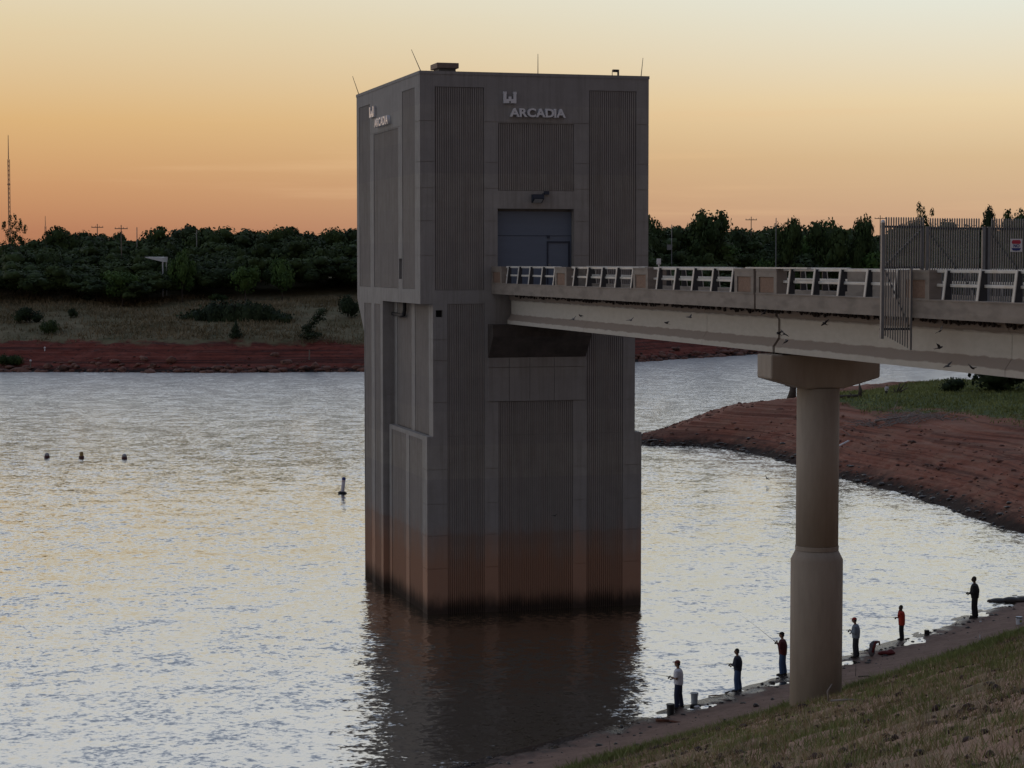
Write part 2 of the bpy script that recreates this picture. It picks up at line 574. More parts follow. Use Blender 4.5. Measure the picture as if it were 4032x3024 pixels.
def ribs(name, P, p, pitch=.106, w=.058, d0=.105, d1=.022, mat=None, parent=None):
    """vertical fins standing in a recessed panel, one mesh"""
    mb = MB()
    n = max(1, int(round((p[1] - p[0] - .06) / pitch)))
    off = ((p[1] - p[0]) - (n - 1) * pitch) / 2
    for k in range(n):
        a = p[0] + off + k * pitch
        lo, hi = p[2] + .015, p[3] - .015
        q = [P(a - w * .6, lo, d0), P(a - w * .4, lo, d1), P(a + w * .4, lo, d1), P(a + w * .6, lo, d0),
             P(a - w * .6, hi, d0), P(a - w * .4, hi, d1), P(a + w * .4, hi, d1), P(a + w * .6, hi, d0)]
        mb.add(q, [(0, 1, 5, 4), (1, 2, 6, 5), (2, 3, 7, 6), (4, 5, 6, 7), (0, 3, 2, 1)])
    me = bpy.data.meshes.new(name)
    me.from_pydata(mb.v, [], mb.f)
    me.materials.append(mat or M['ribs'])
    o = link(name, me, parent or tower)
    o['kind'] = 'stuff'
    return o


def front(v0): return lambda a, b, d: (a, v0 + d, b)
def left(u0): return lambda a, b, d: (u0 + d, a, b)
def right(u0): return lambda a, b, d: (u0 - d, a, b)


TOPZ, MIDZ, BASEZ = 25.70, 14.80, 8.50
J_UP = [23.41, 21.5, 20.27, 18.72, 17.09]
J_SH = [13.1, 12.12, 10.12]
J_BA = [6.92, 5.28, 3.76, 2.18]
PU = [(.41, 2.80, 15.44, 25.02), (3.50, 7.26, 20.17, 23.37), (8.03, 10.42, 15.44, 25.0)]
PS = [(1.01, 2.82, BASEZ, MIDZ), (3.52, 7.24, BASEZ, 10.12), (7.95, 9.78, BASEZ, MIDZ)]
PB = [(1.01, 2.82, -3, BASEZ), (3.52, 7.24, -3, BASEZ), (7.95, 9.78, -3, BASEZ)]
DOOR = (3.47, 7.27, 15.62, 19.32, .55)
VENT = (.44, .77, 14.17, 14.50, .3)
mb = MB()
panel_wall(mb, front(0), -.31, 11.05, MIDZ, TOPZ, PU, J_UP, [DOOR])
UL = [(1.1, 3.81, 15.48, 25.05), (4.75, 10.57, 15.48, 23.36), (11.51, 14.32, 15.48, 25.0)]
panel_wall(mb, left(-.31), 0, 15.0, MIDZ, TOPZ, UL, J_UP, [(3.96, 4.62, 15.95, 16.95, .25)])
panel_wall(mb, right(11.05), 0, 15.0, MIDZ, TOPZ, UL, J_UP)
panel_wall(mb, lambda a, b, d: (a, 15.0 - d, b), -.31, 11.05, MIDZ, TOPZ, PU, J_UP)
mb.add([(-.31, 0, TOPZ), (11.05, 0, TOPZ), (11.05, 15, TOPZ), (-.31, 15, TOPZ)], [(0, 1, 2, 3)])
mb.add([(-.31, 0, MIDZ), (11.05, 0, MIDZ), (11.05, 15, MIDZ), (-.31, 15, MIDZ)], [(0, 1, 2, 3)])
mb.build('upper_block', M['tower'], tower)
# coping line round the roof edge
mb = MB()
mb.box(-.335, 11.075, -.025, .22, TOPZ - .10, TOPZ + .045); mb.box(-.335, 11.075, 14.78, 15.025, TOPZ - .10, TOPZ + .045)
mb.box(-.335, -.09, .22, 14.78, TOPZ - .10, TOPZ + .045); mb.box(10.83, 11.075, .22, 14.78, TOPZ - .10, TOPZ + .045)
mb.build('coping', M['tower'], tower)
for nm, P, L_ in (('f', front(0), PU), ('l', left(-.31), UL)):
    for p in L_: ribs('panel_ribs', P, p)

# shaft under it
mb = MB()
panel_wall(mb, front(0), .30, 10.39, BASEZ, MIDZ, PS, J_SH, [VENT])
SL = [(.89, 3.80, BASEZ, MIDZ), (4.58, 7.83, BASEZ, MIDZ)]
panel_wall(mb, left(.30), 0, 8.5, BASEZ, MIDZ, SL, J_SH)
panel_wall(mb, right(10.39), 0, 8.5, BASEZ, MIDZ, SL, J_SH)
mb.build('shaft', M['tower'], tower)
mb = MB()
panel_wall(mb, front(0), 0, 10.74, -3, BASEZ, PB, J_BA)
BL = [(.96, 3.82, -3, BASEZ - .22), (4.56, 7.85, -3, BASEZ - .22)]
panel_wall(mb, left(0), 0, 8.45, -3, BASEZ, BL, J_BA)
panel_wall(mb, right(10.74), 0, 8.45, -3, BASEZ, BL, J_BA)
mb.add([(0, 0, BASEZ), (.30, 0, BASEZ), (.30, 8.45, BASEZ), (0, 8.45, BASEZ)], [(0, 1, 2, 3)])
mb.add([(10.39, 0, BASEZ), (10.74, 0, BASEZ), (10.74, 8.45, BASEZ), (10.39, 8.45, BASEZ)], [(0, 1, 2, 3)])
mb.build('base', M['tower'], tower)
# rear block flush with the upper block, chamfered out at its back
mb = MB()
FL = [(9.05, 10.5, -3, 14.62), (11.34, 13.10, -3, 14.62)]
panel_wall(mb, left(-.31), 8.5, 13.2, -3, MIDZ, FL, J_SH + [BASEZ] + J_BA)
panel_wall(mb, right(11.05), 8.5, 13.2, -3, MIDZ, FL, J_SH + [BASEZ] + J_BA)
panel_wall(mb, front(8.5), -.31, 11.05, -3, MIDZ, [], [13.2, 11.6, 10.0, 6.9, 5.3, 3.7])
mb.add([(-.31, 13.2, -3), (11.05, 13.2, -3), (11.05, 13.2, 13.1), (-.31, 13.2, 13.1), (-.31, 14.98, MIDZ - .002), (11.05, 14.98, MIDZ - .002), (-.31, 13.2, MIDZ - .002), (11.05, 13.2, MIDZ - .002)],
       [(0, 1, 2, 3), (3, 2, 5, 4), (3, 4, 6), (2, 7, 5)])
mb.build('rear_block', M['tower'], tower)
for p in PS: ribs('panel_ribs', front(0), p)
for p in PB: ribs('panel_ribs', front(0), p)
for p in SL: ribs('panel_ribs', left(.30), p)
for p in BL: ribs('panel_ribs', left(0), p)
for p in FL: ribs('panel_ribs', left(-.31), p)

# plain lintel panel and bridge seat (corbel) on the front
mb = MB()
cx0, cx1 = 2.99, 7.86
# flat panel, three slabs with thin gaps that read as cracks
for a, b in ((cx0, 4.02), (4.045, 5.05), (5.07, 6.27), (6.29, cx1)):
    mb.box(a, b, -.05, .06, 10.14, 11.74)
    mb.box(a, b, -.05, .06, 11.765, 12.22)
mb.build('lintel_panel', M['tower'], tower)
mb = MB()
pts = [(cx0, .06, 12.23), (cx0, -.06, 12.23), (cx0, -.95, 13.25), (cx0, -.95, 13.82), (cx0, .06, 13.82)]
q = pts + [(cx1, b, c) for a, b, c in pts]
mb.add(q, [(0, 1, 2, 3, 4), (9, 8, 7, 6, 5)] + [(i, i + 5, (i + 1) % 5 + 5, (i + 1) % 5) for i in range(5)])
mb.build('corbel', M['corbel'], tower)

# door in its opening
mb = MB(); mb.box(3.475, 7.265, .40, .50, 15.62, 19.20)
door = mb.build('roller_door', M['door'], tower)
mb = MB()
for z in (18.04,): mb.box(3.5, 7.24, .385, .398, z - .012, z + .012)
mb.build('door_seam', M['door_dark'], door)
mb = MB()
mb.box(6.03, 6.10, .36, .398, 15.62, 17.78); mb.box(7.10, 7.19, .36, .398, 15.62, 17.78); mb.box(6.10, 7.10, .36, .398, 17.70, 17.78)
mb.build('wicket_frame', M['door_dark'], door)
mb = MB(); mb.box(6.04, 6.16, .33, .398, 17.92, 18.06)
mb.build('reader_box', M['door_dark'], door)
mb = MB(); mb.box(6.09, 6.20, .32, .36, 16.62, 16.70); mb.tube([(6.12, .36, 16.62), (6.12, .30, 16.60), (6.22, .30, 16.60)], .02, 6)
mb.build('handle', M['steel'], door)
# flood lamp and its junction box
mb = MB()
mb.box(5.14, 5.66, -.42, -.02, 19.80, 20.0); mb.add([(5.14, -.42, 19.80), (5.66, -.42, 19.80), (5.66, -.02, 19.60), (5.14, -.02, 19.60), (5.14, -.02, 19.80), (5.66, -.02, 19.80)], [(0, 1, 2, 3), (0, 3, 4), (1, 5, 2)])
mb.box(5.76, 6.0, -.10, -.02, 20.0, 20.16)
mb.tube([(5.62, -.06, 19.95), (5.70, -.06, 20.05), (5.78, -.06, 20.08)], .02, 6)
lamp = mb.build('flood_lamp', M['door_dark'], tower)
mb = MB(); mb.obox((5.40, -.23, 19.685), (.2, 0, 0), (0, .15, -.075), (0, .004, .008))
mb.build('lens', M['lens'], lamp)
# dark louvre and drain pipe on the left face
mb = MB(); mb.box(-.07, -.06 + .01, 3.97, 4.61, 15.96, 16.94); mb.build('louvre', M['dark'], tower)
mb = MB(); mb.box(.441, .769, .26, .29, 14.171, 14.499); mb.build('vent', M['dark'], tower)
mb = MB(); mb.tube([(.22, 8.45, 14.15), (.16, 6.3, 14.10), (.14, 5.6, 14.16), (.14, 5.4, 14.4), (.14, 5.4, 14.79)], .1, 8)
mb.build('drain_pipe', M['dark'], tower, smooth=True)
# roof things
mb = MB(); mb.box(1.15, 1.98, 2.2, 3.3, TOPZ, 26.08); h = mb.build('roof_hatch', M['roofing'], tower)
mb = MB(); mb.box(1.02, 2.10, 2.05, 3.45, 26.08, 26.34); mb.build('hatch_cap', M['hatch'], h, bevel=.02)
for (a, b, da, db, hh) in ((-.25, 14.6, -.35, 0, 1.0), (-.2, .2, -.42, .2, 1.05), (5.55, .3, 0, 0, 1.0), (10.75, .3, .1, 0, .95), (9.35, .5, 0, 0, .35)):
    mb = MB(); mb.tube([(a, b, TOPZ), (a + da, b + db, TOPZ + hh)], [.022, .012], 6); mb.build('lightning_rod', M['steel_dark'], tower)
mb = MB(); mb.tube([(9.62, .4, TOPZ), (9.62, .4, TOPZ + .36)], .05, 8); mb.box(9.34, 9.6, .32, .48, TOPZ + .24, TOPZ + .36); mb.build('beacon', M['steel_dark'], tower)


# raised letters and castle emblem
def text_mesh(s, size, ext, bold=0.0, mat=None):
    cu = bpy.data.curves.new('txt', 'FONT')
    cu.body = s; cu.size = size; cu.extrude = ext; cu.offset = bold; cu.resolution_u = 4
    ob = bpy.data.objects.new('txt', cu); COL.objects.link(ob)
    me = bpy.data.meshes.new_from_object(ob.evaluated_get(bpy.context.evaluated_depsgraph_get()))
    bpy.data.objects.remove(ob); bpy.data.curves.remove(cu)
    if mat: me.materials.clear(); me.materials.append(mat)
    return me


def word(parent, s, P, a_start, a_end, z0, z1, flip=False):
    """letters one by one, spread from a_start to a_end along a wall"""
    glyphs = {}
    ws = []
    for ch in s:
        if ch not in glyphs:
            me = text_mesh(ch, 1.0, .09, .030, M['sign_white'])
            co = np.array([v.co[:] for v in me.vertices])
            me.transform(Matrix.Translation((-co[:, 0].min(), -co[:, 1].min(), 0)))
            glyphs[ch] = (me, co[:, 0].max() - co[:, 0].min(), co[:, 1].max() - co[:, 1].min())
        ws.append(glyphs[ch][1])
    sz = (z1 - z0) / max(g[2] for g in glyphs.values())
    tot = sum(ws) * sz
    sx = 1.12
    gap = (abs(a_end - a_start) - tot * sx) / (len(s) - 1)
    x = a_start
    sg = 1 if a_end > a_start else -1
    for ch, w in zip(s, ws):
        o = link('letter', glyphs[ch][0], parent)
        if P == 'front':
            o.matrix_local = Matrix.Translation((x, -.10, z0)) @ Matrix.Rotation(pi / 2, 4, 'X') @ Matrix.Diagonal((sz * sx, sz, 1, 1))
        else:
            o.matrix_local = Matrix.Translation((-.41, x, z0)) @ Matrix.Rotation(-pi / 2, 4, 'Z') @ Matrix.Rotation(pi / 2, 4, 'X') @ Matrix.Diagonal((sz * sx, sz, 1, 1))
        x += sg * (w * sz * sx + gap)


word(tower, 'ARCADIA', 'front', 4.04, 6.80, 23.66, 24.08)
word(tower, 'ARCADIA', 'left', 9.5, 6.3, 23.66, 24.10)


def castle(P):
    mb = MB()

    def bx(a0, a1, b0, b1, d0=-.14, d1=-.02):
        q = [P(a, b, d) for d in (d0, d1) for b in (b0, b1) for a in (a0, a1)]
        mb.add(q, [(0, 1, 3, 2), (4, 6, 7, 5), (0, 4, 5, 1), (2, 3, 7, 6), (0, 2, 6, 4), (1, 5, 7, 3)])
    w = .62
    for s in (0, w - .13):                                     # two side towers with three merlons
        bx(s, s + .13, 0, .44)
        bx(s - .015, s + .145, .44, .50)
        for k in range(3): bx(s - .012 + k * .056, s + .026 + k * .056, .50, .545)
    bx(.13, .245, 0, .17); bx(w - .245, w - .13, 0, .17)     # curtain wall beside the gate
    bx(.245, .275, 0, .29); bx(w - .275, w - .245, 0, .29)   # gate tower jambs
    bx(.275, w - .275, .10, .29)
    for k in range(3): bx(.245 + k * .052, .272 + k * .052, .29, .325)
    bx(.13, .245, .17, .20, -.12); bx(w - .245, w - .13, .17, .20, -.12)
    return mb


castle(lambda a, b, d: (3.74 + a, d, 24.30 + b)).build('castle_emblem', M['sign_white'], tower)
castle(lambda a, b, d: (-.31 + d, 11.0 - a * 1.7, 24.25 + b)).build('castle_emblem', M['sign_white'], tower)

# ------------------------------------------------------------------ service bridge
BU0, BU1 = 3.15, 7.60
BO = (5.375, -16.5, 13.8)
bridge = empty('service_bridge', uvz(*BO), ANG, 'long concrete service bridge with white railings running out to the tower', 'bridge')


def bb(mb, name, mat, parent=None, **k): return mb.build(name, M[mat] if isinstance(mat, str) else mat, parent or bridge, BO, **k)


ENDV = -69.0
spans = [(-.06, -33.0), (-33.16, -66.2)]
for v1, v0 in spans:
    mb = MB(); mb.box(BU0 + .35, BU1 - .35, v0, v1, 15.26, 15.52); bb(mb, 'deck', 'bridge')
    for s in (0, 1):
        mb = MB()
        a, b = (BU0, BU0 + .36) if s == 0 else (BU1 - .36, BU1)
        mb.box(a, b, v0, v1, 15.27, 15.745)
        o1 = (BU0 - .02, BU0 + .36) if s == 0 else (BU1 - .36, BU1 + .02)
        mb.box(o1[0], o1[1], v0, v1, 15.745, 15.785)
        bb(mb, 'kerb_beam', 'bridge')


def girder_profile(uc):
    h = [(-.30, 13.84), (-.30, 14.03), (-.11, 14.30), (-.11, 14.92), (-.21, 15.02), (-.21, 15.255)]
    return [(uc + a, z) for a, z in h] + [(uc - a, z) for a, z in reversed(h)]


for uc in (4.15, 6.60):
    for v1, v0 in ((-.37, -32.92), (-33.10, -66.2)):
        L3 = (v1 - v0)
        cuts = [v1, v1 - L3 * .37, v1 - L3 * .80, v0] if v1 > -5 else [v1, v1 - L3 * .46, v0]
        for c1_, c0_ in zip(cuts, cuts[1:]):
            mb = MB()
            pr = girder_profile(uc)
            q = [(a, c1_ - .012, z) for a, z in pr] + [(a, c0_ + .012, z) for a, z in pr]
            n = len(pr)
            mb.add(q, [tuple(range(n)), tuple(range(2 * n - 1, n - 1, -1))] + [(i, n + i, n + (i + 1) % n, (i + 1) % n) for i in range(n)])
            bb(mb, 'girder', 'girder')
# cross diaphragms between the girders
for v in (-.8, -11, -22, -32.4, -33.6, -44, -55):
    mb = MB(); mb.box(4.27, 6.48, v - .12, v + .12, 14.3, 15.25); bb(mb, 'diaphragm', 'girder')

# pilasters with recessed aggregate panels, posts, rails on both sides
PIL = [(-.08, -1.87), (-10.52, -12.2), (-20.85, -22.55), (-31.27, -32.95), (-33.18, -34.88), (-43.72, -45.42), (-54.1, -55.8), (-64.4, -66.1)]
POST = [[-2.6, -4.43, -6.28, -8.24, -10.13], [-13.0, -14.83, -16.7, -18.55, -20.48], [-23.4, -25.27, -27.11, -29.0, -30.84],
        [], [-35.68, -37.58, -39.44, -41.3, -43.2], [-46.15, -48.03, -49.9, -51.8, -53.6], [-56.5, -58.4, -60.2, -62.1, -63.9]]


def sidemap(s):
    # w: distance inwards from the outer face
    return (lambda w: BU0 + w) if s == 0 else (lambda w: BU1 - w)


for s in (0, 1):
    sm = sidemap(s)
    for (v1, v0) in PIL:
        lo, hi = 15.785, 16.50
        mb = MB()
        e0, e1 = v0 + .24, v1 - .24
        a, b = sorted((sm(.05), sm(.36)))
        mb.box(a, b, v0, v1, lo, hi)
        a, b = sorted((sm(0), sm(.05)))
        mb.box(a, b, v0, e0, lo, hi); mb.box(a, b, e1, v1, lo, hi); mb.box(a, b, e0, e1, 16.31, hi); mb.box(a, b, e0, e1, lo, lo + .02)
        pil = bb(mb, 'pilaster', 'bridge')
        a, b = sorted((sm(.035), sm(.049)))
        mb = MB(); mb.box(a, b, e0 + .01, e1 - .01, lo + .03, 16.30); bb(mb, 'aggregate_panel', 'aggregate', pil)
        mb = MB()
        a, b = sorted((sm(-.015), sm(.38)))
        mb.box(a, b, v0 - .01, v1 + .01, hi, hi + .07); bb(mb, 'cap', 'bridge', pil)
# post: sloped outer flange, web, inner flange
def post_parts(sg):
    a, b_ = MB(), MB()
    X = lambda v: sg * v
    a.add([(X(w), y, z) for (w0, w1, z) in ((.02, .045, 0), (.115, .14, .80)) for w in (w0, w1) for y in (-.055, .055)], [(0, 1, 3, 2), (4, 6, 7, 5), (0, 4, 5, 1), (2, 3, 7, 6), (0, 2, 6, 4), (1, 5, 7, 3)])
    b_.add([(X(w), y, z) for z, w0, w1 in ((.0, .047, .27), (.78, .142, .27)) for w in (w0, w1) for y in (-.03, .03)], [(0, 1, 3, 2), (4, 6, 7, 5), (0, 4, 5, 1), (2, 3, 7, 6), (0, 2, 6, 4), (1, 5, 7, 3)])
    return a.mesh('post', M['white_rail']), b_.mesh('web', M['steel_dark'])  # dark steel puts the web's shade into its colour


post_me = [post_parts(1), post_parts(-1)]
for s in (0, 1):
    sm = sidemap(s)
    for i, grp in enumerate(POST):
        for v in grp:
            po = link('post', post_me[s][0], bridge, (sm(0) - BO[0], v - BO[1], 15.785 - BO[2]))
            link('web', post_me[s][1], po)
    for i in range(len(PIL) - 1):
        if i == 3: continue
        a, b = PIL[i][1] + .02, PIL[i + 1][0] - .02
        for (z0, z1, w0, w1) in ((16.50, 16.59, .22, .31), (16.12, 16.205, .22, .31)):
            x0, x1 = sorted((sm(w0), sm(w1)))
            mb = MB(); mb.box(x0, x1, b - .0, a + .0, z0, z1); bb(mb, 'rail', 'white_rail', bevel=.012)
# flat white rail plate running over the pilasters of the second span
for v1, v0 in ((-32.2, -37.2),):
    mb = MB(); mb.box(BU0 + .02, BU0 + .16, v0, v1, 16.575, 16.62); bb(mb, 'rail_plate', 'white_rail')
# small white reflector standing on the far rail
mb = MB(); mb.tube([(BU1 - .27, -12.0, 16.55), (BU1 - .27, -12.0, 16.68)], .03, 6); mb.box(BU1 - .36, BU1 - .18, -12.02, -11.98, 16.68, 16.93); mb.box(BU1 - .32, BU1 - .22, -12.06, -12.021, 16.72, 16.82)
bb(mb, 'reflector', 'sign_white')
# swallow nests: ragged mud lumps where the deck meets the girder
mb = MB()
rr = random.Random(5)
v = -1.2
while v > -56:
    dens = .55 + .45 * sin(v * .7) * sin(v * .23 + 1)
    if rr.random() < .35 + .5 * dens:
        r = rr.uniform(.03, .065)
        mb.ball((3.90 + rr.uniform(-.02, .02), v, 15.22 - rr.uniform(0, .09)), (r * .9, r * rr.uniform(.9, 1.5), r * rr.uniform(.8, 1.5)), 6, 4)
    v -= rr.uniform(.04, .13)
o = bb(mb, 'swallow_nests', 'soot'); o['kind'] = 'stuff'

# ------------------------------------------------------------------ piers
PO = (5.38, -33.05, 0)


def make_pier(v, label, zb):
    pr = empty('bridge_pier', uvz(5.38, v, zb), ANG, label, 'bridge pier', 'piers under the service bridge')
    off = (5.38, 0, zb)
    mb = MB()
    ua, ub = 3.50, 7.36
    pf = [(ua, 13.78), (ua, 13.0), (4.72, 12.66), (6.1, 12.66), (ub, 13.0), (ub, 13.78)]
    q = [(a, -.6, z) for a, z in pf] + [(a, .6, z) for a, z in pf]
    mb.add(q, [tuple(range(6)), tuple(range(11, 5, -1))] + [(i, 6 + i, 6 + (i + 1) % 6, (i + 1) % 6) for i in range(6)])
    mb.build('pier_cap', M['pier'], pr, off, bevel=.04)
    mb = MB(); mb.lathe([(.70, 7.30), (.70, 12.655)], (5.42, 0, 0), 36); o = mb.build('column', M['pier'], pr, off, smooth=False)
    o.data.polygons.foreach_set('use_smooth', [len(p.vertices) == 4 for p in o.data.polygons])
    mb = MB(); mb.lathe([(.86, zb - 2.0), (.86, 6.98), (.705, 7.29)], (5.42, 0, 0), 36); o = mb.build('column_base', M['pier'], pr, off)
    o.data.polygons.foreach_set('use_smooth', [len(p.vertices) == 4 for p in o.data.polygons])
    mb = MB(); mb.lathe([(.715, 7.30), (.72, 7.42), (.715, 7.44)], (5.42, 0, 0), 36); mb.build('collar', M['pier'], pr, off)
    for du in (4.15, 6.60):
        for dv in (-.3, .3):
            mb = MB(); mb.box(du - .2, du + .2, dv - .13, dv + .13, 13.78, 13.838); mb.build('bearing_pad', M['dark'], pr, off)
    return pr


make_pier(-33.05, 'tan concrete bridge pier with round column rising from the grassy bank', 2.2)

# ------------------------------------------------------------------ security fence and gate across the bridge
GV = -44.4
FO = (3.6, GV, 15.5)
fence = empty('security_fence', uvz(*FO), ANG, 'grey steel picket fence closing off the bridge and hanging past its side', 'fence')
gate1 = empty('gate', uvz(4.4, GV, 15.6), ANG, 'left grey picket gate leaf on the bridge, with a diagonal brace', 'gate', 'gate leaves across the bridge')
gate2 = empty('gate', uvz(6.3, GV, 15.6), ANG, 'right grey picket gate leaf on the bridge, carrying the white warning sign', 'gate', 'gate leaves across the bridge')
pk_cache = {}


def picket(par, off, u, z0, z1, dv=0.0):
    key = round(z1 - z0, 2)
    if key not in pk_cache:
        mb = MB(); mb.box(-.017, .017, -.012, .012, 0, key - .03)
        mb.add([(-.017, -.012, key - .03), (.017, -.012, key - .03), (.017, .012, key - .03), (-.017, .012, key - .03), (0, 0, key)], [(0, 1, 4), (1, 2, 4), (2, 3, 4), (3, 0, 4)])
        pk_cache[key] = mb.mesh('picket', M['steel'])
    link('picket', pk_cache[key], par, (u - off[0], GV + dv - off[1], z0 - off[2]))


def fbar(name, par, off, a, b, r=.03, mat='steel'):
    mb = MB()
    a = np.array(a, float); b = np.array(b, float)
    t = b - a; L_ = np.linalg.norm(t); t /= L_
    s_ = np.cross(t, [0, 1, 0]); s_ /= np.linalg.norm(s_)
    mb.obox((a + b) / 2, t * L_ / 2, np.array([0, 1, 0]) * r, s_ * r)
    return mb.build(name, M[mat], par, off)


fbar('post', fence, FO, (2.26, GV, 14.70), (2.26, GV, 17.86), .045)
fbar('post', fence, FO, (3.46, GV + .05, 15.79), (3.46, GV + .05, 17.72), .04)
fbar('post', fence, FO, (5.365, GV + .02, 15.53), (5.365, GV + .02, 17.74), .06, 'steel_dark')
fbar('post', fence, FO, (7.22, GV + .02, 15.53), (7.22, GV + .02, 17.74), .06, 'steel_dark')
mb = MB(); mb.ball((2.26, GV, 17.88), .06, 8, 6); mb.build('post_cap', M['sign_white'], fence, FO)
fbar('rail', fence, FO, (2.22, GV + .045, 17.75), (3.50, GV + .045, 17.75), .03, 'steel_dark')
fbar('rail', fence, FO, (2.22, GV + .045, 16.64), (3.50, GV + .045, 16.64), .03, 'steel_dark')
fbar('rail', fence, FO, (2.22, GV + .045, 14.96), (3.12, GV + .045, 14.96), .03, 'steel_dark')
fbar('brace', fence, FO, (2.35, GV + .05, 16.70), (3.42, GV + .05, 17.68), .016, 'steel_dark')
fbar('brace', fence, FO, (2.35, GV + .05, 16.58), (3.08, GV + .05, 15.02), .016, 'steel_dark')
fbar('post', fence, FO, (3.12, GV, 14.38), (3.12, GV, 16.64), .03)
for k in range(16):
    picket(fence, FO, 2.36 + k * .0735, 16.62, 18.02)
for k in range(10):
    picket(fence, FO, 2.36 + k * .0735, 14.78 - k * .038, 16.60)
for gt, u0, u1 in ((gate1, 3.58, 5.29), (gate2, 5.45, 7.14)):
    off = ((4.4, GV, 15.6) if gt is gate1 else (6.3, GV, 15.6))
    for u in (u0, u1): fbar('stile', gt, off, (u, GV, 15.56), (u, GV, 17.76), .042)
    for z in (15.66, 17.71): fbar('rail', gt, off, (u0, GV + .045, z), (u1, GV + .045, z), .03, 'steel_dark')
    fbar('brace', gt, off, (u0 + .03, GV + .05, 17.60), (u1 - .05, GV + .05, 15.75), .016, 'steel_dark')
    n = int((u1 - u0 - .12) / .0735)
    for k in range(n):
        picket(gt, off, u0 + .095 + k * .0735, 15.62, 18.0)
# sign wired to the right leaf
SO = (6.28, GV - .03, 17.25)
sign = MB(); sign.box(6.10, 6.46, GV - .035, GV - .028, 17.07, 17.43)
sign = sign.mesh('warning_sign', M['sign_white'], SO)
sign = link('warning_sign', sign, None, uvz(*SO), (0, 0, ANG))
tag(sign, 'white warning sign with red top and blue foot reading NO on the gate', 'sign')
M['sign_red'] = surf('sign_red', (.42, .03, .06), (.5, .04, .07), 6, .5)
M['sign_blue'] = surf('sign_blue', (.02, .035, .16), (.03, .05, .2), 6, .5)
RX = Matrix.Rotation(pi / 2, 4, 'X')


def flat(poly, z0, z1): # polygon in (x, z) of the sign's plane
    return MB().prism(poly, z0, z1, RX)


flat([(-.12, .04), (.12, .04), (.145, .09), (.11, .145), (-.11, .145), (-.145, .09)], .006, .009).build('red_band', M['sign_red'], sign)
flat([(-.15, -.075), (.15, -.075), (.10, -.145), (.012, -.148), (0, -.165), (-.012, -.148), (-.10, -.145)], .006, .009).build('blue_band', M['sign_blue'], sign)
no = link('lettering', text_mesh('NO', .12, .002, .004, M['sign_blue']), sign); no.matrix_local = Matrix.Translation((-.09, -.008, -.055)) @ RX

# ------------------------------------------------------------------ land
def attr_mat_ramp(name, attr, build):
    m, N, L, P = new_mat(name)
    P.inputs['Roughness'].default_value = .95
    P.inputs['Specular IOR Level'].default_value = .2
    tcn = N.new('ShaderNodeTexCoord')

    def noise(scale, stretch=(1, 1, 1), detail=6):
        mp = N.new('ShaderNodeMapping'); mp.inputs['Scale'].default_value = stretch
        L.new(tcn.outputs['Object'], mp.inputs[0])
        n = N.new('ShaderNodeTexNoise'); n.inputs['Scale'].default_value = scale; n.inputs['Detail'].default_value = detail; n.inputs['Roughness'].default_value = .65
        L.new(mp.outputs[0], n.inputs['Vector']); return n.outputs[0]

    def mr(v, a, b, c=0, d=1):
        r = N.new('ShaderNodeMapRange')
        for k, q in zip(('From Min', 'From Max', 'To Min', 'To Max'), (a, b, c, d)): r.inputs[k].default_value = q
        L.new(v, r.inputs['Value']); return r.outputs[0]

    def mix(f, a, b):
        x = N.new('ShaderNodeMix'); x.data_type = 'RGBA'
        L.new(f, x.inputs['Factor'])
        for k, q in (('A', a), ('B', b)):
            if isinstance(q, tuple): x.inputs[k].default_value = c4(q)
            else: L.new(q, x.inputs[k])
        return x.outputs['Result']

    def add(a, b):
        x = N.new('ShaderNodeMath'); x.operation = 'ADD'; L.new(a, x.inputs[0]); L.new(b, x.inputs[1]); return x.outputs[0]
    at = N.new('ShaderNodeAttribute'); at.attribute_name = attr
    sp = N.new('ShaderNodeSeparateXYZ'); L.new(tcn.outputs['Object'], sp.inputs[0])
    col, rough = build(at.outputs['Fac'], sp.outputs['Z'], noise, mr, mix, add)
    L.new(col, P.inputs['Base Color'])
    if rough is not None: L.new(rough, P.inputs['Roughness'])
    b = N.new('ShaderNodeBump'); b.inputs['Strength'].default_value = .6; b.inputs['Distance'].default_value = .05
    L.new(noise(5, (1, 1, 1), 8), b.inputs['Height']); L.new(b.outputs[0], P.inputs['Normal'])
    return m


def set_attr(me, name, vals):
    a = me.attributes.new(name, 'FLOAT', 'POINT')
    a.data.foreach_set('value', np.ascontiguousarray(vals, dtype=np.float32).ravel())


# --- the dam-side bank the photograph is taken from
TDIR = np.array([.606, .795]); NDIR = np.array([.795, -.606])
SHORE = np.array([(-2.09, 69.19), (-.09, 71.24), (2.36, 73.91), (4.12, 76.02), (5.79, 78.16), (7.33, 79.83), (8.97, 81.83), (11.41, 85.18), (14.78, 89.65), (17.39, 92.98),
                  (20.37, 97.44), (23.36, 102.06), (25.92, 105.94)])
SHORE = np.vstack([SHORE[0] - TDIR * 90, SHORE[0] - TDIR * 30, SHORE[0] - TDIR * 10, SHORE, SHORE[-1] + TDIR * 8, SHORE[-1] + TDIR * 60])
_al = (SHORE - SHORE[0]) @ TDIR
_of = (SHORE - SHORE[0]) @ NDIR


def bank_xy(t, s):
    o = np.interp(t, _al, _of)
    return SHORE[0][0] + TDIR[0] * t + NDIR[0] * (s + o), SHORE[0][1] + TDIR[1] * t + NDIR[1] * (s + o)


def bank_ts(x, y):
    q = np.array([x - SHORE[0][0], y - SHORE[0][1]])
    t = q @ TDIR
    return t, q @ NDIR - np.interp(t, _al, _of)


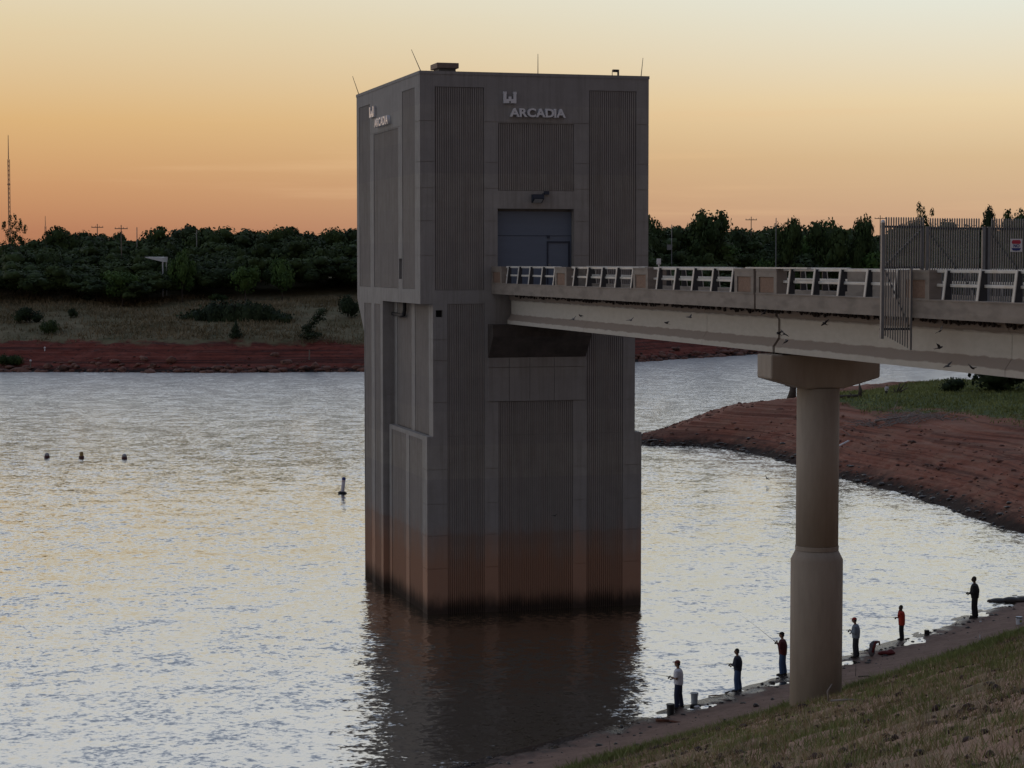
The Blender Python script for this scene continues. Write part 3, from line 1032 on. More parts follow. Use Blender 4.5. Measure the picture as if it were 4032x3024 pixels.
def bank_z(t, s):
    t = np.asarray(t, float); s = np.asarray(s, float)
    z = np.interp(s, [-12, -3, -.2, 1.5, 5.4, 6.2, 43.2, 53, 100], [-3.5, -.50, -.01, .045, .86, 1.06, 15.2, 15.2, -3])
    lip = np.exp(-((s - .5) / .9) ** 2) * (fbm(t * .55, s * 1.5) - .44) * .20
    z = z + lip + (fbm(t * .9, s * .9, 4) - .5) * np.interp(s, [-2, 5, 7, 40, 44], [.06, .12, .30, .30, .05])
    return z


tt = np.concatenate([np.linspace(0, 39, 40), np.arange(39.2, 142, .20), np.linspace(142.5, 200, 50)])
ss = np.concatenate([np.linspace(-12, -2, 12), np.arange(-1.9, 7, .12), np.arange(7.1, 44, .17), np.linspace(44.5, 100, 24)])
T_, S_ = np.meshgrid(tt, ss)
X_, Y_ = bank_xy(T_, S_)
Z_ = bank_z(T_, S_)


def bank_col(a, z, noise, mr, mix, add):
    ns = noise(.8, (1, 1, 1), 8)
    base = mix(mr(noise(3.0, (1, 1, 1), 8), .3, .7), (.26, .155, .108), (.44, .29, .205))          # bare slope dirt
    base = mix(mr(noise(.55, (1, 1, 1), 8), .50, .64), base, (.165, .15, .075))                      # thin turf
    ledge = mix(mr(noise(1.6, (1, 1, 1), 8), .3, .7), (.17, .108, .083), (.255, .17, .135))
    ledge = mix(mr(noise(5, (1, 1, 1), 6), .55, .72), ledge, (.10, .062, .05))
    a2 = add(a, mr(ns, .2, .8, -.7, .7))
    c = mix(mr(a2, 5.2, 5.9), ledge, base)
    wet = mr(add(a, mr(noise(1.2), .2, .8, -.9, .9)), .35, 1.1)
    c = mix(wet, (.035, .026, .022), c)
    return c, mr(wet, 0, 1, .25, .95)


M['bank'] = attr_mat_ramp('bank_earth', 's', bank_col)
me = grid_mesh('embankment', X_, Y_, Z_, M['bank'])
set_attr(me, 's', S_)
tag(link('embankment', me), kind='structure')

# --- red peninsula
PEN = [(60, 118), (44, 121), (37, 125), (31.8, 130.3), (30.3, 138.1), (28.9, 146.7), (27.2, 155.4), (25.4, 163.4), (23.6, 174.3), (21.4, 181.8), (19.0, 188.8), (16.5, 191.2), (12.0, 192.6),
       (9.5, 197.5), (12.4, 204.0), (15.6, 212.3), (19.9, 218.4), (25.2, 231.7), (32.5, 246), (42, 250), (58, 247), (90, 243), (150, 240), (150, 118)]


def poly_sd(x, y, P):
    """signed distance to a polygon, positive inside"""
    x = np.asarray(x, float); y = np.asarray(y, float)
    dm = np.full(x.shape, 1e9); ins = np.zeros(x.shape, bool)
    n = len(P)
    for i in range(n):
        (x0, y0), (x1, y1) = P[i], P[(i + 1) % n]
        dx, dy = x1 - x0, y1 - y0
        h = np.clip(((x - x0) * dx + (y - y0) * dy) / (dx * dx + dy * dy), 0, 1)
        dm = np.minimum(dm, np.hypot(x - x0 - h * dx, y - y0 - h * dy))
        if y0 != y1:
            c = ((y0 > y) != (y1 > y)) & (x < dx * (y - y0) / dy + x0)
            ins ^= c
    return np.where(ins, dm, -dm)


def terrace(z, step, sharp=.75):
    k = np.floor(z / step); f = z / step - k
    g = np.clip((f - sharp) / (1 - sharp), 0, 1)
    return (k + g * g * (3 - 2 * g) * .9 + f * .1) * step


def pen_shift(x): return np.clip((x - 29) * .5, -1.5, 9) + 9 * np.clip((32 - x) / 4, 0, 1)


def pen_dz(x, y):
    d = poly_sd(x, y, PEN)
    d = d + (fbm(x * .16, y * .16, 4) - .5) * 2.6 * np.clip(d / 3 + .6, .15, 1)
    z = np.where(d > 0, 3.9 * (1 - np.exp(-np.maximum(d, 0) / 7.5)) + .012 * np.maximum(d, 0), .3 * d)
    z = np.where(d > 0, z * np.clip((x - 6) / 15, .38, 1), z)
    zt = terrace(z + (fbm(x * .05, y * .05, 3) - .5) * .7 + (fbm(x * .3, y * .3, 3) - .5) * .10, np.where(z < 1.0, .17, .30), .80)
    g = np.clip((d - pen_shift(x) - 10.5) / 2.5, 0, 1)
    red = np.where(d > 0, np.minimum(d / .8, 1), 0) * (1 - g)
    z = z * (1 - red) + zt * red + (fbm(x * .7, y * .7, 4) - .5) * (.10 + .05 * red)
    z = z + (fbm(x * .08, y * .08, 3) - .5) * .5 * g
    return d, z


def pen_z(x, y): return float(pen_dz(np.array([x]), np.array([y]))[1][0])


gx = np.concatenate([np.arange(4, 52, .30), np.arange(52.5, 150, 2.0)])
gy = np.concatenate([np.arange(114, 200, .42), np.arange(200.5, 262, .7)])
X_, Y_ = np.meshgrid(gx, gy)
D_, Z_ = pen_dz(X_, Y_)


def pen_col(a, z, noise, mr, mix, add):
    red = mix(mr(noise(1.4, (1, 1, 3), 8), .3, .7), (.185, .062, .037), (.27, .105, .066))
    red = mix(mr(noise(.28, (1, 1, 1), 6), .46, .62), red, (.24, .115, .075))
    red = mix(mr(noise(4.5, (1, 1, 1), 6), .60, .72), red, (.06, .028, .022))
    st = noise(1.0, (.035, .035, 7.5), 6)
    red = mix(mr(st, .50, .60, 0, .75), red, (.085, .034, .024))  # strata bands that also put the ledges' shadow lines into the colour
    red = mix(mr(st, .44, .36, 0, .55), red, (.33, .165, .115))  # pale strata: the lighter ledge tops put into the colour
    gr = mix(mr(noise(1.1, (1, 1, 1), 8), .3, .7), (.045, .07, .022), (.10, .125, .045))
    c = mix(mr(add(a, mr(noise(.5), .2, .8, -2.2, 2.2)), 11.0, 12.4), red, gr)
    wet = mr(add(z, mr(noise(.9), .2, .8, -.45, .45)), .30, .95)
    return mix(wet, (.030, .018, .014), c), None


M['pen'] = attr_mat_ramp('red_bank', 'd', pen_col)
me = grid_mesh('peninsula', X_, Y_, Z_, M['pen'])
set_attr(me, 'd', D_ - pen_shift(X_))
tag(link('peninsula', me), kind='structure')

# --- far shore, hill and the land beyond
FSX = np.array([-900, -420, -160, -110, -78, -50, -36, -23, -8, 6, 21, 30, 45, 80, 150, 400, 900])
FSY = np.array([420, 345, 327, 323, 321.6, 319, 320, 321.6, 328, 340, 353, 365, 383, 402, 425, 470, 520])


def far_dz(x, y):
    d = y - np.interp(x, FSX, FSY)
    d = d + (fbm(x * .07, y * .07, 4) - .5) * 4.0 * np.clip(d / 4 + .5, .2, 1)
    z = np.interp(d, [-30, 0, 1.2, 4, 11, 14, 40, 55, 85, 140, 400], [-4, 0, .7, 1.5, 3.9, 4.6, 8.3, 10.2, 12.6, 14.0, 15.5])
    red = np.clip(d / 1.0, 0, 1) * np.clip((13.5 - d) / 2, 0, 1)
    zt = terrace(z + (fbm(x * .06, y * .06, 3) - .5) * .9, .55, .6)
    z = z * (1 - red) + zt * red
    z = z + (fbm(x * .045, y * .045, 4) - .5) * np.clip((d - 10) / 12, 0, 1) * 2.6 + (fbm(x * .5, y * .5, 3) - .5) * (.35 + .4 * red)
    return d, z


def far_z(x, y): return float(far_dz(np.array([float(x)]), np.array([float(y)]))[1][0])


gx = np.concatenate([np.linspace(-900, -125, 40), np.arange(-120, 130, .8), np.linspace(135, 900, 40)])
gv = np.concatenate([np.linspace(-30, -2, 8), np.arange(-1.6, 62, .6), np.linspace(64, 140, 30), np.linspace(150, 1500, 30)])
GX, GV_ = np.meshgrid(gx, gv)
X_ = GX; Y_ = np.interp(GX, FSX, FSY) + GV_
D_, Z_ = far_dz(X_, Y_)


def far_col(a, z, noise, mr, mix, add):
    red = mix(mr(noise(.55, (1, 1, 4), 8), .3, .7), (.12, .026, .017), (.21, .055, .037))
    red = mix(mr(noise(1.2, (1, 1, 3), 8), .54, .68), red, (.035, .014, .013))
    st = noise(1.0, (.02, .02, 3.2), 6)
    red = mix(mr(st, .48, .60, 0, .8), red, (.045, .016, .013))  # layered bands; shadow lines under the ledges are painted in with them
    red = mix(mr(st, .42, .34, 0, .5), red, (.26, .095, .07))  # pale layers, light on the ledge tops painted in
    gr = mix(mr(noise(.16, (1, 1, 1), 8), .3, .7), (.095, .090, .046), (.20, .165, .098))
    gr = mix(mr(noise(.7, (.5, 1, 1), 6), .56, .72), gr, (.042, .050, .024))
    c = mix(mr(add(a, mr(noise(.3), .2, .8, -2.6, 2.6)), 11.5, 13), red, gr)
    wet = mr(add(z, mr(noise(.5), .2, .8, -.35, .35)), .25, .8)
    return mix(wet, (.022, .016, .014), c), None


M['far'] = attr_mat_ramp('far_hill', 'd', far_col)
me = grid_mesh('far_hill', X_, Y_, Z_, M['far'])
set_attr(me, 'd', D_)
tag(link('far_hill', me), kind='structure')

M['ground'] = surf('ground_earth', (.09, .075, .05), (.12, .10, .065), .05, .95)
mb = MB(); mb.add([(-4000, -4000, -5), (4000, -4000, -5), (4000, 4000, -5), (-4000, 4000, -5)], [(0, 1, 2, 3)])
tag(mb.build('ground', M['ground']), kind='structure')

# ------------------------------------------------------------------ water
m, N, L, P = new_mat('lake_water')
P.inputs['Base Color'].default_value = (.052, .040, .022, 1)
P.inputs['Roughness'].default_value = .06
P.inputs['IOR'].default_value = 1.8
tcn = N.new('ShaderNodeTexCoord')


def wnoise(scale, stretch, detail, rot=0, dist=0.0):
    mp = N.new('ShaderNodeMapping'); mp.inputs['Scale'].default_value = stretch; mp.inputs['Rotation'].default_value = (0, 0, rot)
    L.new(tcn.outputs['Object'], mp.inputs[0])
    n = N.new('ShaderNodeTexNoise'); n.inputs['Scale'].default_value = scale; n.inputs['Detail'].default_value = detail; n.inputs['Roughness'].default_value = .55
    n.inputs['Distortion'].default_value = dist
    L.new(mp.outputs[0], n.inputs['Vector']); return n.outputs[0]


def wmath(op, a, b):
    x = N.new('ShaderNodeMath'); x.operation = op
    for i, q in enumerate((a, b)):
        if isinstance(q, (int, float)): x.inputs[i].default_value = q
        else: L.new(q, x.inputs[i])
    return x.outputs[0]


def wcol(scale, stretch, detail, rot, dist, amp):
    """two slope components from independent noise channels, scaled to amp"""
    mp = N.new('ShaderNodeMapping'); mp.inputs['Scale'].default_value = stretch; mp.inputs['Rotation'].default_value = (0, 0, rot)
    L.new(tcn.outputs['Object'], mp.inputs[0])
    n = N.new('ShaderNodeTexNoise'); n.inputs['Scale'].default_value = scale; n.inputs['Detail'].default_value = detail; n.inputs['Roughness'].default_value = .6
    n.inputs['Distortion'].default_value = dist
    L.new(mp.outputs[0], n.inputs['Vector'])
    a = N.new('ShaderNodeVectorMath'); a.operation = 'SUBTRACT'; a.inputs[1].default_value = (.5, .5, .5); L.new(n.outputs['Color'], a.inputs[0])
    m_ = N.new('ShaderNodeVectorMath'); m_.operation = 'MULTIPLY'; m_.inputs[1].default_value = (amp * .8, amp, 0); L.new(a.outputs[0], m_.inputs[0])
    return m_.outputs[0]


def vadd(a, b_):
    x = N.new('ShaderNodeVectorMath'); x.operation = 'ADD'; L.new(a, x.inputs[0]); L.new(b_, x.inputs[1]); return x.outputs[0]


sl = vadd(vadd(wcol(.45, (1, 1.2, 1), 2, radians(18), .3, .30), wcol(3.0, (1, 1.0, 1), 3, radians(-12), .4, .56)), wcol(8.0, (1, 1, 1), 2, radians(10), .3, .26))
gust = wnoise(.035, (1, .6, 1), 3)
gr_ = N.new('ShaderNodeMapRange'); gr_.inputs['From Min'].default_value = .35; gr_.inputs['From Max'].default_value = .65; gr_.inputs['To Min'].default_value = .75; gr_.inputs['To Max'].default_value = 1.15
L.new(gust, gr_.inputs['Value'])
sm_ = N.new('ShaderNodeVectorMath'); sm_.operation = 'SCALE'; L.new(sl, sm_.inputs[0]); L.new(gr_.outputs[0], sm_.inputs['Scale'])
# the breeze comes off the open lake: lee faces (towards the dam) steep, windward faces gentle
sx_ = N.new('ShaderNodeSeparateXYZ'); L.new(sm_.outputs[0], sx_.inputs[0])
neg_ = wmath('MINIMUM', sx_.outputs['Y'], 0.0); pos_ = wmath('MULTIPLY', wmath('MAXIMUM', sx_.outputs['Y'], 0.0), .14)
cx_ = N.new('ShaderNodeCombineXYZ'); L.new(sx_.outputs['X'], cx_.inputs['X']); L.new(wmath('ADD', wmath('MULTIPLY', neg_, 1.6), pos_), cx_.inputs['Y'])
up_ = N.new('ShaderNodeVectorMath'); up_.operation = 'ADD'; up_.inputs[1].default_value = (0, 0, 1); L.new(cx_.outputs[0], up_.inputs[0])
# out on the open lake the ripples are too fine to draw one by one: there their slopes pass into the surface roughness
sy_ = N.new('ShaderNodeSeparateXYZ'); L.new(tcn.outputs['Object'], sy_.inputs[0])
rf_ = N.new('ShaderNodeMapRange'); rf_.interpolation_type = 'SMOOTHSTEP'
for k_, q_ in zip(('From Min', 'From Max', 'To Min', 'To Max'), (115, 370, .12, .42)): rf_.inputs[k_].default_value = q_
L.new(sy_.outputs['Y'], rf_.inputs['Value'])
b = N.new('ShaderNodeVectorMath'); b.operation = 'NORMALIZE'; L.new(up_.outputs[0], b.inputs[0])
L.new(b.outputs[0], P.inputs['Normal'])
gl = N.new('ShaderNodeBsdfGlossy'); gl.inputs['Roughness'].default_value = .06
L.new(rf_.outputs[0], gl.inputs['Roughness'])
L.new(b.outputs[0], gl.inputs['Normal'])
ms_ = N.new('ShaderNodeMixShader'); ms_.inputs[0].default_value = .50
L.new(P.outputs[0], ms_.inputs[1]); L.new(gl.outputs[0], ms_.inputs[2]); L.new(ms_.outputs[0], N['Material Output'].inputs[0])
M['water'] = m
mb = MB(); mb.add([(-900, -60, 0), (900, -60, 0), (900, 640, 0), (-900, 640, 0)], [(0, 1, 2, 3)])
tag(mb.build('lake_water', m), kind='structure')

# ------------------------------------------------------------------ foliage
M['leaf'] = leaf_mat('oak_leaf', (.022, .042, .014), (.060, .095, .028))
M['leaf_bright'] = leaf_mat('fresh_leaf', (.035, .075, .018), (.085, .15, .035))
M['leaf_dark'] = leaf_mat('cedar_leaf', (.014, .026, .012), (.035, .055, .022))
M['leaf_wood'] = leaf_mat('wood_leaf', (.020, .036, .013), (.055, .085, .026))
M['bark'] = surf('bark', (.05, .042, .036), (.085, .07, .058), 3, .95)
M['deadwood'] = surf('weathered_wood', (.20, .175, .16), (.30, .27, .25), 3, .9)


def crown_arrays(seed, lobes, nleaf, leaf, core=.62, up=.25):
    """crown from leaf faces spread through and around ellipsoid lobes, with darker masses inside. lobes: (cx,cy,cz,rx,ry,rz)"""
    r = np.random.default_rng(seed)
    w = np.array([(l[3] * l[4] + l[4] * l[5] + l[3] * l[5]) for l in lobes]); w = w / w.sum()
    idx = r.choice(len(lobes), nleaf, p=w)
    Lb = np.array(lobes)[idx]
    d = r.normal(size=(nleaf, 3)); d[:, 2] += up; d /= np.linalg.norm(d, axis=1)[:, None]
    # clumps: pull leaves toward a set of clump directions
    rad = .70 + .33 * r.random(nleaf) ** .6
    c = Lb[:, :3] + d * Lb[:, 3:] * rad[:, None]
    c += (r.normal(size=c.shape)) * leaf * .22
    n = d * 1.15 + r.normal(size=d.shape) * .42; n /= np.linalg.norm(n, axis=1)[:, None]
    a = np.cross(n, r.normal(size=d.shape)); a /= np.linalg.norm(a, axis=1)[:, None]
    b = np.cross(n, a)
    s = leaf * (.5 + r.random(nleaf) * .8)
    a = a * s[:, None] * .5; b = b * s[:, None] * .36
    V = np.stack([c - a, c - b * .9 + a * .1, c + a, c + b], 1).reshape(-1, 3)
    Fq = np.arange(nleaf * 4).reshape(-1, 4)
    mbx = MB()
    for l in lobes:
        mbx.ball(l[:3], (l[3] * core, l[4] * core, l[5] * core), 6, 5)
    cv = np.array(mbx.v)
    cv = cv + r.normal(size=cv.shape) * leaf * .25
    cf = np.array([f if len(f) == 4 else (f[0], f[1], f[2], f[2]) for f in mbx.f])
    return V, Fq, cv, cf


def crown_mesh(name, seed, lobes, nleaf, leaf, mat, **k):
    V, Fq, cv, cf = crown_arrays(seed, lobes, nleaf, leaf, **k)
    allV = np.vstack([V, cv])
    t1 = np.vstack([Fq[:, [0, 1, 2]], Fq[:, [0, 2, 3]]])
    q = cf + len(V)
    t2 = q[:, [0, 1, 2]]
    m4_ = q[q[:, 2] != q[:, 3]]
    t3 = m4_[:, [0, 2, 3]]
    return np_mesh(name, allV, np.vstack([t1, t2, t3]), mat)


def oak_lobes(seed, R, Hc, zc, n=9):
    r = random.Random(seed)
    o = [(0, 0, zc, R * .66, R * .66, Hc * .8)]
    for k in range(n):
        q = 2 * pi * k / n + r.uniform(-.4, .4)
        d = R * r.uniform(.42, .68)
        rr = R * r.uniform(.30, .46)
        o.append((cos(q) * d, sin(q) * d, zc + Hc * r.uniform(-.45, .62), rr, rr, rr * r.uniform(.65, .9)))
    return o


def limb_mb(seed, h, R, zc, r0=.22, n=5):
    r = random.Random(seed)
    mb = MB()
    mb.tube([(0, 0, -.4), (r.uniform(-.1, .1), r.uniform(-.1, .1), zc * .5), (r.uniform(-.25, .25), r.uniform(-.2, .2), zc)], [r0 * 1.25, r0 * .8, r0 * .45], 8)
    for k in range(n):
        q = 2 * pi * k / n + r.uniform(-.5, .5)
        z0 = zc * r.uniform(.45, .8)
        e = (cos(q) * R * .6, sin(q) * R * .6, zc + r.uniform(-.1, .5) * R * .6)
        mid = (e[0] * .45, e[1] * .45, z0 * .5 + e[2] * .5)
        mb.tube([(0, 0, z0), mid, e], [r0 * .45, r0 * .28, r0 * .08], 6)
    return mb


PROTO = {}


def proto(kind):
    """(crown mesh, trunk mesh, radius, height)"""
    if kind in PROTO: return PROTO[kind]
    k, i = kind.rsplit('-', 1); i = int(i)
    if k == 'oak':
        cr = crown_mesh('crown', 100 + i, oak_lobes(i, 4.2, 3.2, 5.4), 1900, .55, M['leaf']); tr = limb_mb(i, 8, 4.2, 5.0); R, H = 4.5, 8.6
    elif k == 'bright':
        cr = crown_mesh('crown', 200 + i, oak_lobes(20 + i, 4.0, 2.8, 3.9, 8), 1700, .5, M['leaf_bright']); tr = limb_mb(i, 7, 4.0, 3.6, .18); R, H = 4.2, 6.8
    elif k == 'airy':
        r = random.Random(i)
        lob = [(cos(q) * d, sin(q) * d * .8, z, .62, .62, .42) for q, d, z in [(r.uniform(0, 6.28), r.uniform(.6, 4.2), r.uniform(3.6, 9.6)) for _ in range(60)]]
        lob = [l for l in lob if math.hypot(l[0], l[1]) < 4.4 * math.sqrt(max(.05, 1 - ((l[2] - 6) / 4) ** 2))]
        cr = crown_mesh('crown', 300 + i, lob, 2200, .34, M['leaf'], core=.1); tr = limb_mb(i, 9, 4.4, 6.0, .2, 11); R, H = 4.4, 9.6
    elif k == 'tall':
        lob = [(0, 0, 8.5, 2.2, 2.2, 2.3), (.9, .3, 6.8, 1.7, 1.7, 1.5), (-1.1, -.2, 7.4, 1.6, 1.6, 1.5), (.2, .2, 10, 1.6, 1.6, 1.3), (-.5, .1, 4.6, 1.2, 1.2, 1.0)]
        cr = crown_mesh('crown', 400 + i, lob, 1300, .5, M['leaf_dark']); tr = limb_mb(i, 10, 2.4, 7.2, .2, 6); R, H = 2.9, 11.2
    elif k == 'bush':
        r = random.Random(50 + i)
        lob = [(r.uniform(-1.0, 1.0), r.uniform(-1, 1), r.uniform(.5, 1.3), r.uniform(.7, 1.0), r.uniform(.7, 1.0), r.uniform(.6, .9)) for _ in range(7)]
        cr = crown_mesh('crown', 500 + i, lob, 1100, .26, M['leaf_dark'] if i % 2 else M['leaf']); tr = limb_mb(i, 2, 1.4, .9, .06, 5); R, H = 1.8, 2.2
    elif k == 'mound':
        r = random.Random(80 + i)
        lob = [(x, r.uniform(-.6, .6), .1, 1.3, 1.4, max(.35, 1.5 * (1 - (x / 6.6) ** 2)) * r.uniform(.85, 1.05)) for x in np.linspace(-5.6, 5.6, 12)]
        cr = crown_mesh('crown', 600 + i, lob, 2600, .34, M['leaf_dark'], core=.8, up=.6); tr = limb_mb(i, 1.5, 3, .6, .06, 6); R, H = 6.7, 1.65
    elif k == 'cone':
        lob = [(0, 0, z, r_, r_, .55) for z, r_ in ((.5, 1.25), (1.0, 1.1), (1.5, .9), (2.0, .68), (2.5, .45), (2.95, .22))]
        cr = crown_mesh('crown', 700 + i, lob, 1000, .26, M['leaf_dark']); tr = limb_mb(i, 2, .7, 1.5, .08, 4); R, H = 1.3, 3.4
    elif k == 'lean':
        lob = [(x, 0, z, .75, .7, .5) for x, z in ((-.6, 1.9), (-.2, 2.6), (.3, 3.3), (.75, 4.0), (1.2, 4.7), (1.5, 5.3))] + [(1.5, .2, 3.9, .5, .5, .3), (-.9, 0, 2.4, .5, .5, .3), (0, 0, 1.0, 1.7, 1.2, .7)]
        cr = crown_mesh('crown', 800 + i, lob, 1200, .3, M['leaf_dark'], core=.4)
        mb_ = MB(); mb_.tube([(-.9, 0, -.3), (-.5, 0, 1.6), (.3, 0, 3.2), (1.3, 0, 5.0)], [.14, .11, .08, .03], 7); tr = mb_; R, H = 1.9, 5.8
    PROTO[kind] = (cr, tr.mesh('trunk', M['bark'], smooth=True), R, H)
    return PROTO[kind]


def plant(name, kind, loc, sx, sz, rz, label, cat, group=None):
    cr, tr, R, H = proto(kind)
    e = empty(name, loc, rz, label, cat, group)
    link('trunk', tr, e, scale=(sx, sx, sz))
    link('crown', cr, e, scale=(sx, sx, sz))
    return e


def plant_px(name, kind, px, ytop, wpx, Y, label, cat='tree', zfun=far_z, rz=0.0, group=None, sink=0.0):
    """stands a plant at distance Y so that its top shows at ytop in the photograph"""
    p = at_dist(px, ytop, Y)
    g = zfun(p[0], p[1]) - sink
    cr, tr, R, H = proto(kind)
    sz = (p[2] - g) / H
    sx = (wpx * Y / FPX) / (2 * R)
    return plant(name, kind, (p[0], p[1], g), sx, sz, rz, label, cat, group)


# --- the far woods: one mass on the hill
def wood(name, xr, dr, n, seed, label, hscale):
    r = np.random.default_rng(seed)
    vs, fs, off = [], [], 0
    base = []
    for i in range(6):
        lob = oak_lobes(40 + i, 4.3, 3.0, 5.0, 8)
        V, Fq, cv, cf = crown_arrays(900 + i, lob, 900, .62, core=.80, up=.5)
        allV = np.vstack([V, cv])
        t = np.vstack([Fq[:, [0, 1, 2]], Fq[:, [0, 2, 3]], cf[:, [0, 1, 2]] + len(V), (cf[cf[:, 2] != cf[:, 3]][:, [0, 2, 3]]) + len(V)])
        base.append((allV, t))
    pts = []
    tries = 0
    while len(pts) < n and tries < n * 60:
        tries += 1
        x = r.uniform(*xr); d = r.uniform(*dr)
        if d < 46 + 17 * np.clip((x + 66) / 22, 0, 1) and x < 0: continue
        if all((x - q[0]) ** 2 + (d - q[1]) ** 2 > 4.3 ** 2 for q in pts): pts.append((x, d))
    X = np.array([p[0] for p in pts]); D = np.array([p[1] for p in pts])
    Y = np.interp(X, FSX, FSY) + D
    Z = far_dz(X, Y)[1]
    for x, y, z in zip(X, Y, Z):
        V, t = base[r.integers(6)]
        a = r.uniform(0, 6.28); hs_ = hscale(x, y); s = r.uniform(.75, 1.45) * (.6 + .4 * hs_); h_ = (r.uniform(.72, 1.04) + (.14 if r.random() < .15 else 0)) * hs_
        R_ = np.array([[cos(a), -sin(a), 0], [sin(a), cos(a), 0], [0, 0, 1]])
        q = (V * [s, s, h_]) @ R_.T + [x, y, z - .3]
        vs.append(q); fs.append(t + off); off += len(q)
    o = link(name, np_mesh(name, np.vstack(vs), np.vstack(fs), M['leaf_wood']))
    return tag(o, label, 'woodland', kind='stuff')


wood('woodland', (-112, -14), (47, 112), 270, 11, 'dark oak wood covering the far hill left of the tower', lambda x, y: (.84 + .42 * min(1, max(0, (y - 372) / 45))) * (1 - .28 * min(1, max(0, (-90 - x) / 10))))
wood('woodland', (8, 116), (36, 84), 230, 12, 'dark green wood along the far shore right of the tower', lambda x, y: .95 + .66 * min(1, max(0, (y - np.interp(x, FSX, FSY) - 36) / 30)))

# --- trees that stand out from the woods
for (k, px, yt, w, Y, lab) in [
    ('airy-1', 55, 850, 118, 402, 'airy see-through tree on the skyline at the left edge of the photo'),
    ('oak-1', 600, 884, 190, 408, 'round-topped oak breaking the skyline above the white shelter roof'),
    ('oak-2', 250, 893, 170, 406, 'low round oak on the skyline just right of the short mast'),
    ('oak-3', 800, 887, 230, 408, 'wide flat-topped oak on the skyline left of the gap in the far wood'),
    ('oak-4', 1095, 886, 190, 404, 'dome-shaped oak on the skyline midway between gap and tower'),
    ('tall-1', 1168, 900, 34, 404, 'slim pointed tree on the skyline right of the dome-shaped oak'),
    ('oak-5', 1335, 903, 160, 404, 'small crown on the skyline close to the left side of the tower'),
    ('bright-1', 715, 972, 120, 372, 'bright green tree beside the white shelter roof on the far hill'),
    ('bright-2', 965, 1043, 150, 371, 'bright green low tree in front of the dark far wood'),
    ('bright-3', 1110, 995, 130, 376, 'mid green tree behind the pale ridge on the far hill'),
    ('bright-4', 480, 1062, 190, 368, 'mid green bushy tree low in the wood left of the white shelter'),
    ('oak-1', 2575, 836, 130, 428, 'tree touching the right side of the tower on the skyline'),
    ('oak-2', 2770, 830, 250, 430, 'big round oak rising highest right of the tower'),
    ('oak-4', 3105, 850, 140, 432, 'ragged crown on the skyline beside the right utility pole'),
    ('oak-3', 3265, 838, 210, 430, 'twin-peaked crown on the skyline left of the security fence'),
    ('oak-5', 3392, 850, 130, 430, 'small crown on the skyline just left of the fence'),
    ('airy-2', 3625, 812, 150, 430, 'open-branched tree showing above the pickets of the fence'),
    ('tall-2', 3897, 817, 90, 430, 'tall dark tree with a knobbly head above the gate'),
    ('oak-2', 4010, 826, 150, 430, 'tree on the skyline at the right edge of the photo'),
    ('bright-1', 2860, 955, 300, 434, 'wide bright green bushy tree seen above the bridge rail mid-span'),
    ('bright-3', 3160, 905, 220, 450, 'green tree with a rounded top above the bridge rail'),
    ('bright-2', 3262, 872, 190, 452, 'upright dense green tree left of the fence'),
    ('bright-4', 3385, 985, 240, 432, 'low bright green thicket against the fence post'),
    ('bright-2', 2640, 1000, 110, 424, 'low green tree just right of the tower above the rail'),
    ('bright-3', 3020, 1000, 150, 428, 'low yellow-green bush above the white rail plate'),
]:
    plant_px('tree', k, px, yt, w, Y, lab, 'tree', rz=px % 6.28, sink=.3)
# shrubs and cedars on the open slope
for (nm, k, px, yt, w, yb, lab, cat) in [
    ('shrub_mound', 'mound-1', 925, 1172, 455, 1262, 'broad dark green shrub mound in the middle of the far grassy slope', 'shrub'),
    ('bush', 'bush-2', 865, 1152, 80, 1190, 'light green bush standing on top of the dark shrub mound', 'bush'),
    ('cedar', 'cone-1', 928, 1262, 60, 1330, 'small cone-shaped cedar below the dark shrub mound', 'cedar'),
    ('cedar', 'lean-1', 1225, 1214, 108, 1342, 'leaning wind-bent cedar on the edge of the red bank', 'cedar'),
    ('bush', 'bush-1', 1372, 1158, 90, 1250, 'dark bush beside the left edge of the tower', 'bush'),
    ('bush', 'bush-3', 1348, 1072, 110, 1132, 'rounded bush at the wood edge beside the tower', 'bush'),
    ('bush', 'bush-5', 105, 1196, 120, 1272, 'large dark bush on the slope near the left edge of the photo', 'bush'),
    ('bush', 'bush-2', 190, 1252, 80, 1320, 'dark ragged bush on the brink of the red bank', 'bush'),
    ('bush', 'bush-3', 283, 1210, 50, 1250, 'small round bush alone in the dry grass', 'bush'),
    ('bush', 'bush-7', 350, 1155, 70, 1190, 'dark bush at the foot of the wood above the small round bush', 'bush'),
    ('bush', 'bush-4', 45, 1385, 90, 1440, 'grey-green bush down on the red bank by the water', 'bush'),
]:
    # find the distance at which the ground lies under the bottom pixel
    Y = 322.0
    for _ in range(400):
        p = at_dist(px, yb, Y)
        if p[2] <= far_z(p[0], p[1]): break
        Y += .25
    plant_px(nm, k, px, yt, w, Y, lab, cat, rz=0 if k[:4] in ('moun', 'lean') else px % 6.28, sink=.1)

# ------------------------------------------------------------------ things on the far shore
M['white'] = surf('white_paint', (.62, .63, .65), (.72, .73, .75), 2, .5)
M['mast'] = surf('mast_paint_hazed', (.62, .36, .22), (.70, .44, .28), 2, .7)  # orange lightened so that distance haze is in the colour
M['pole'] = surf('pole_wood', (.16, .13, .11), (.22, .18, .15), 2, .9)


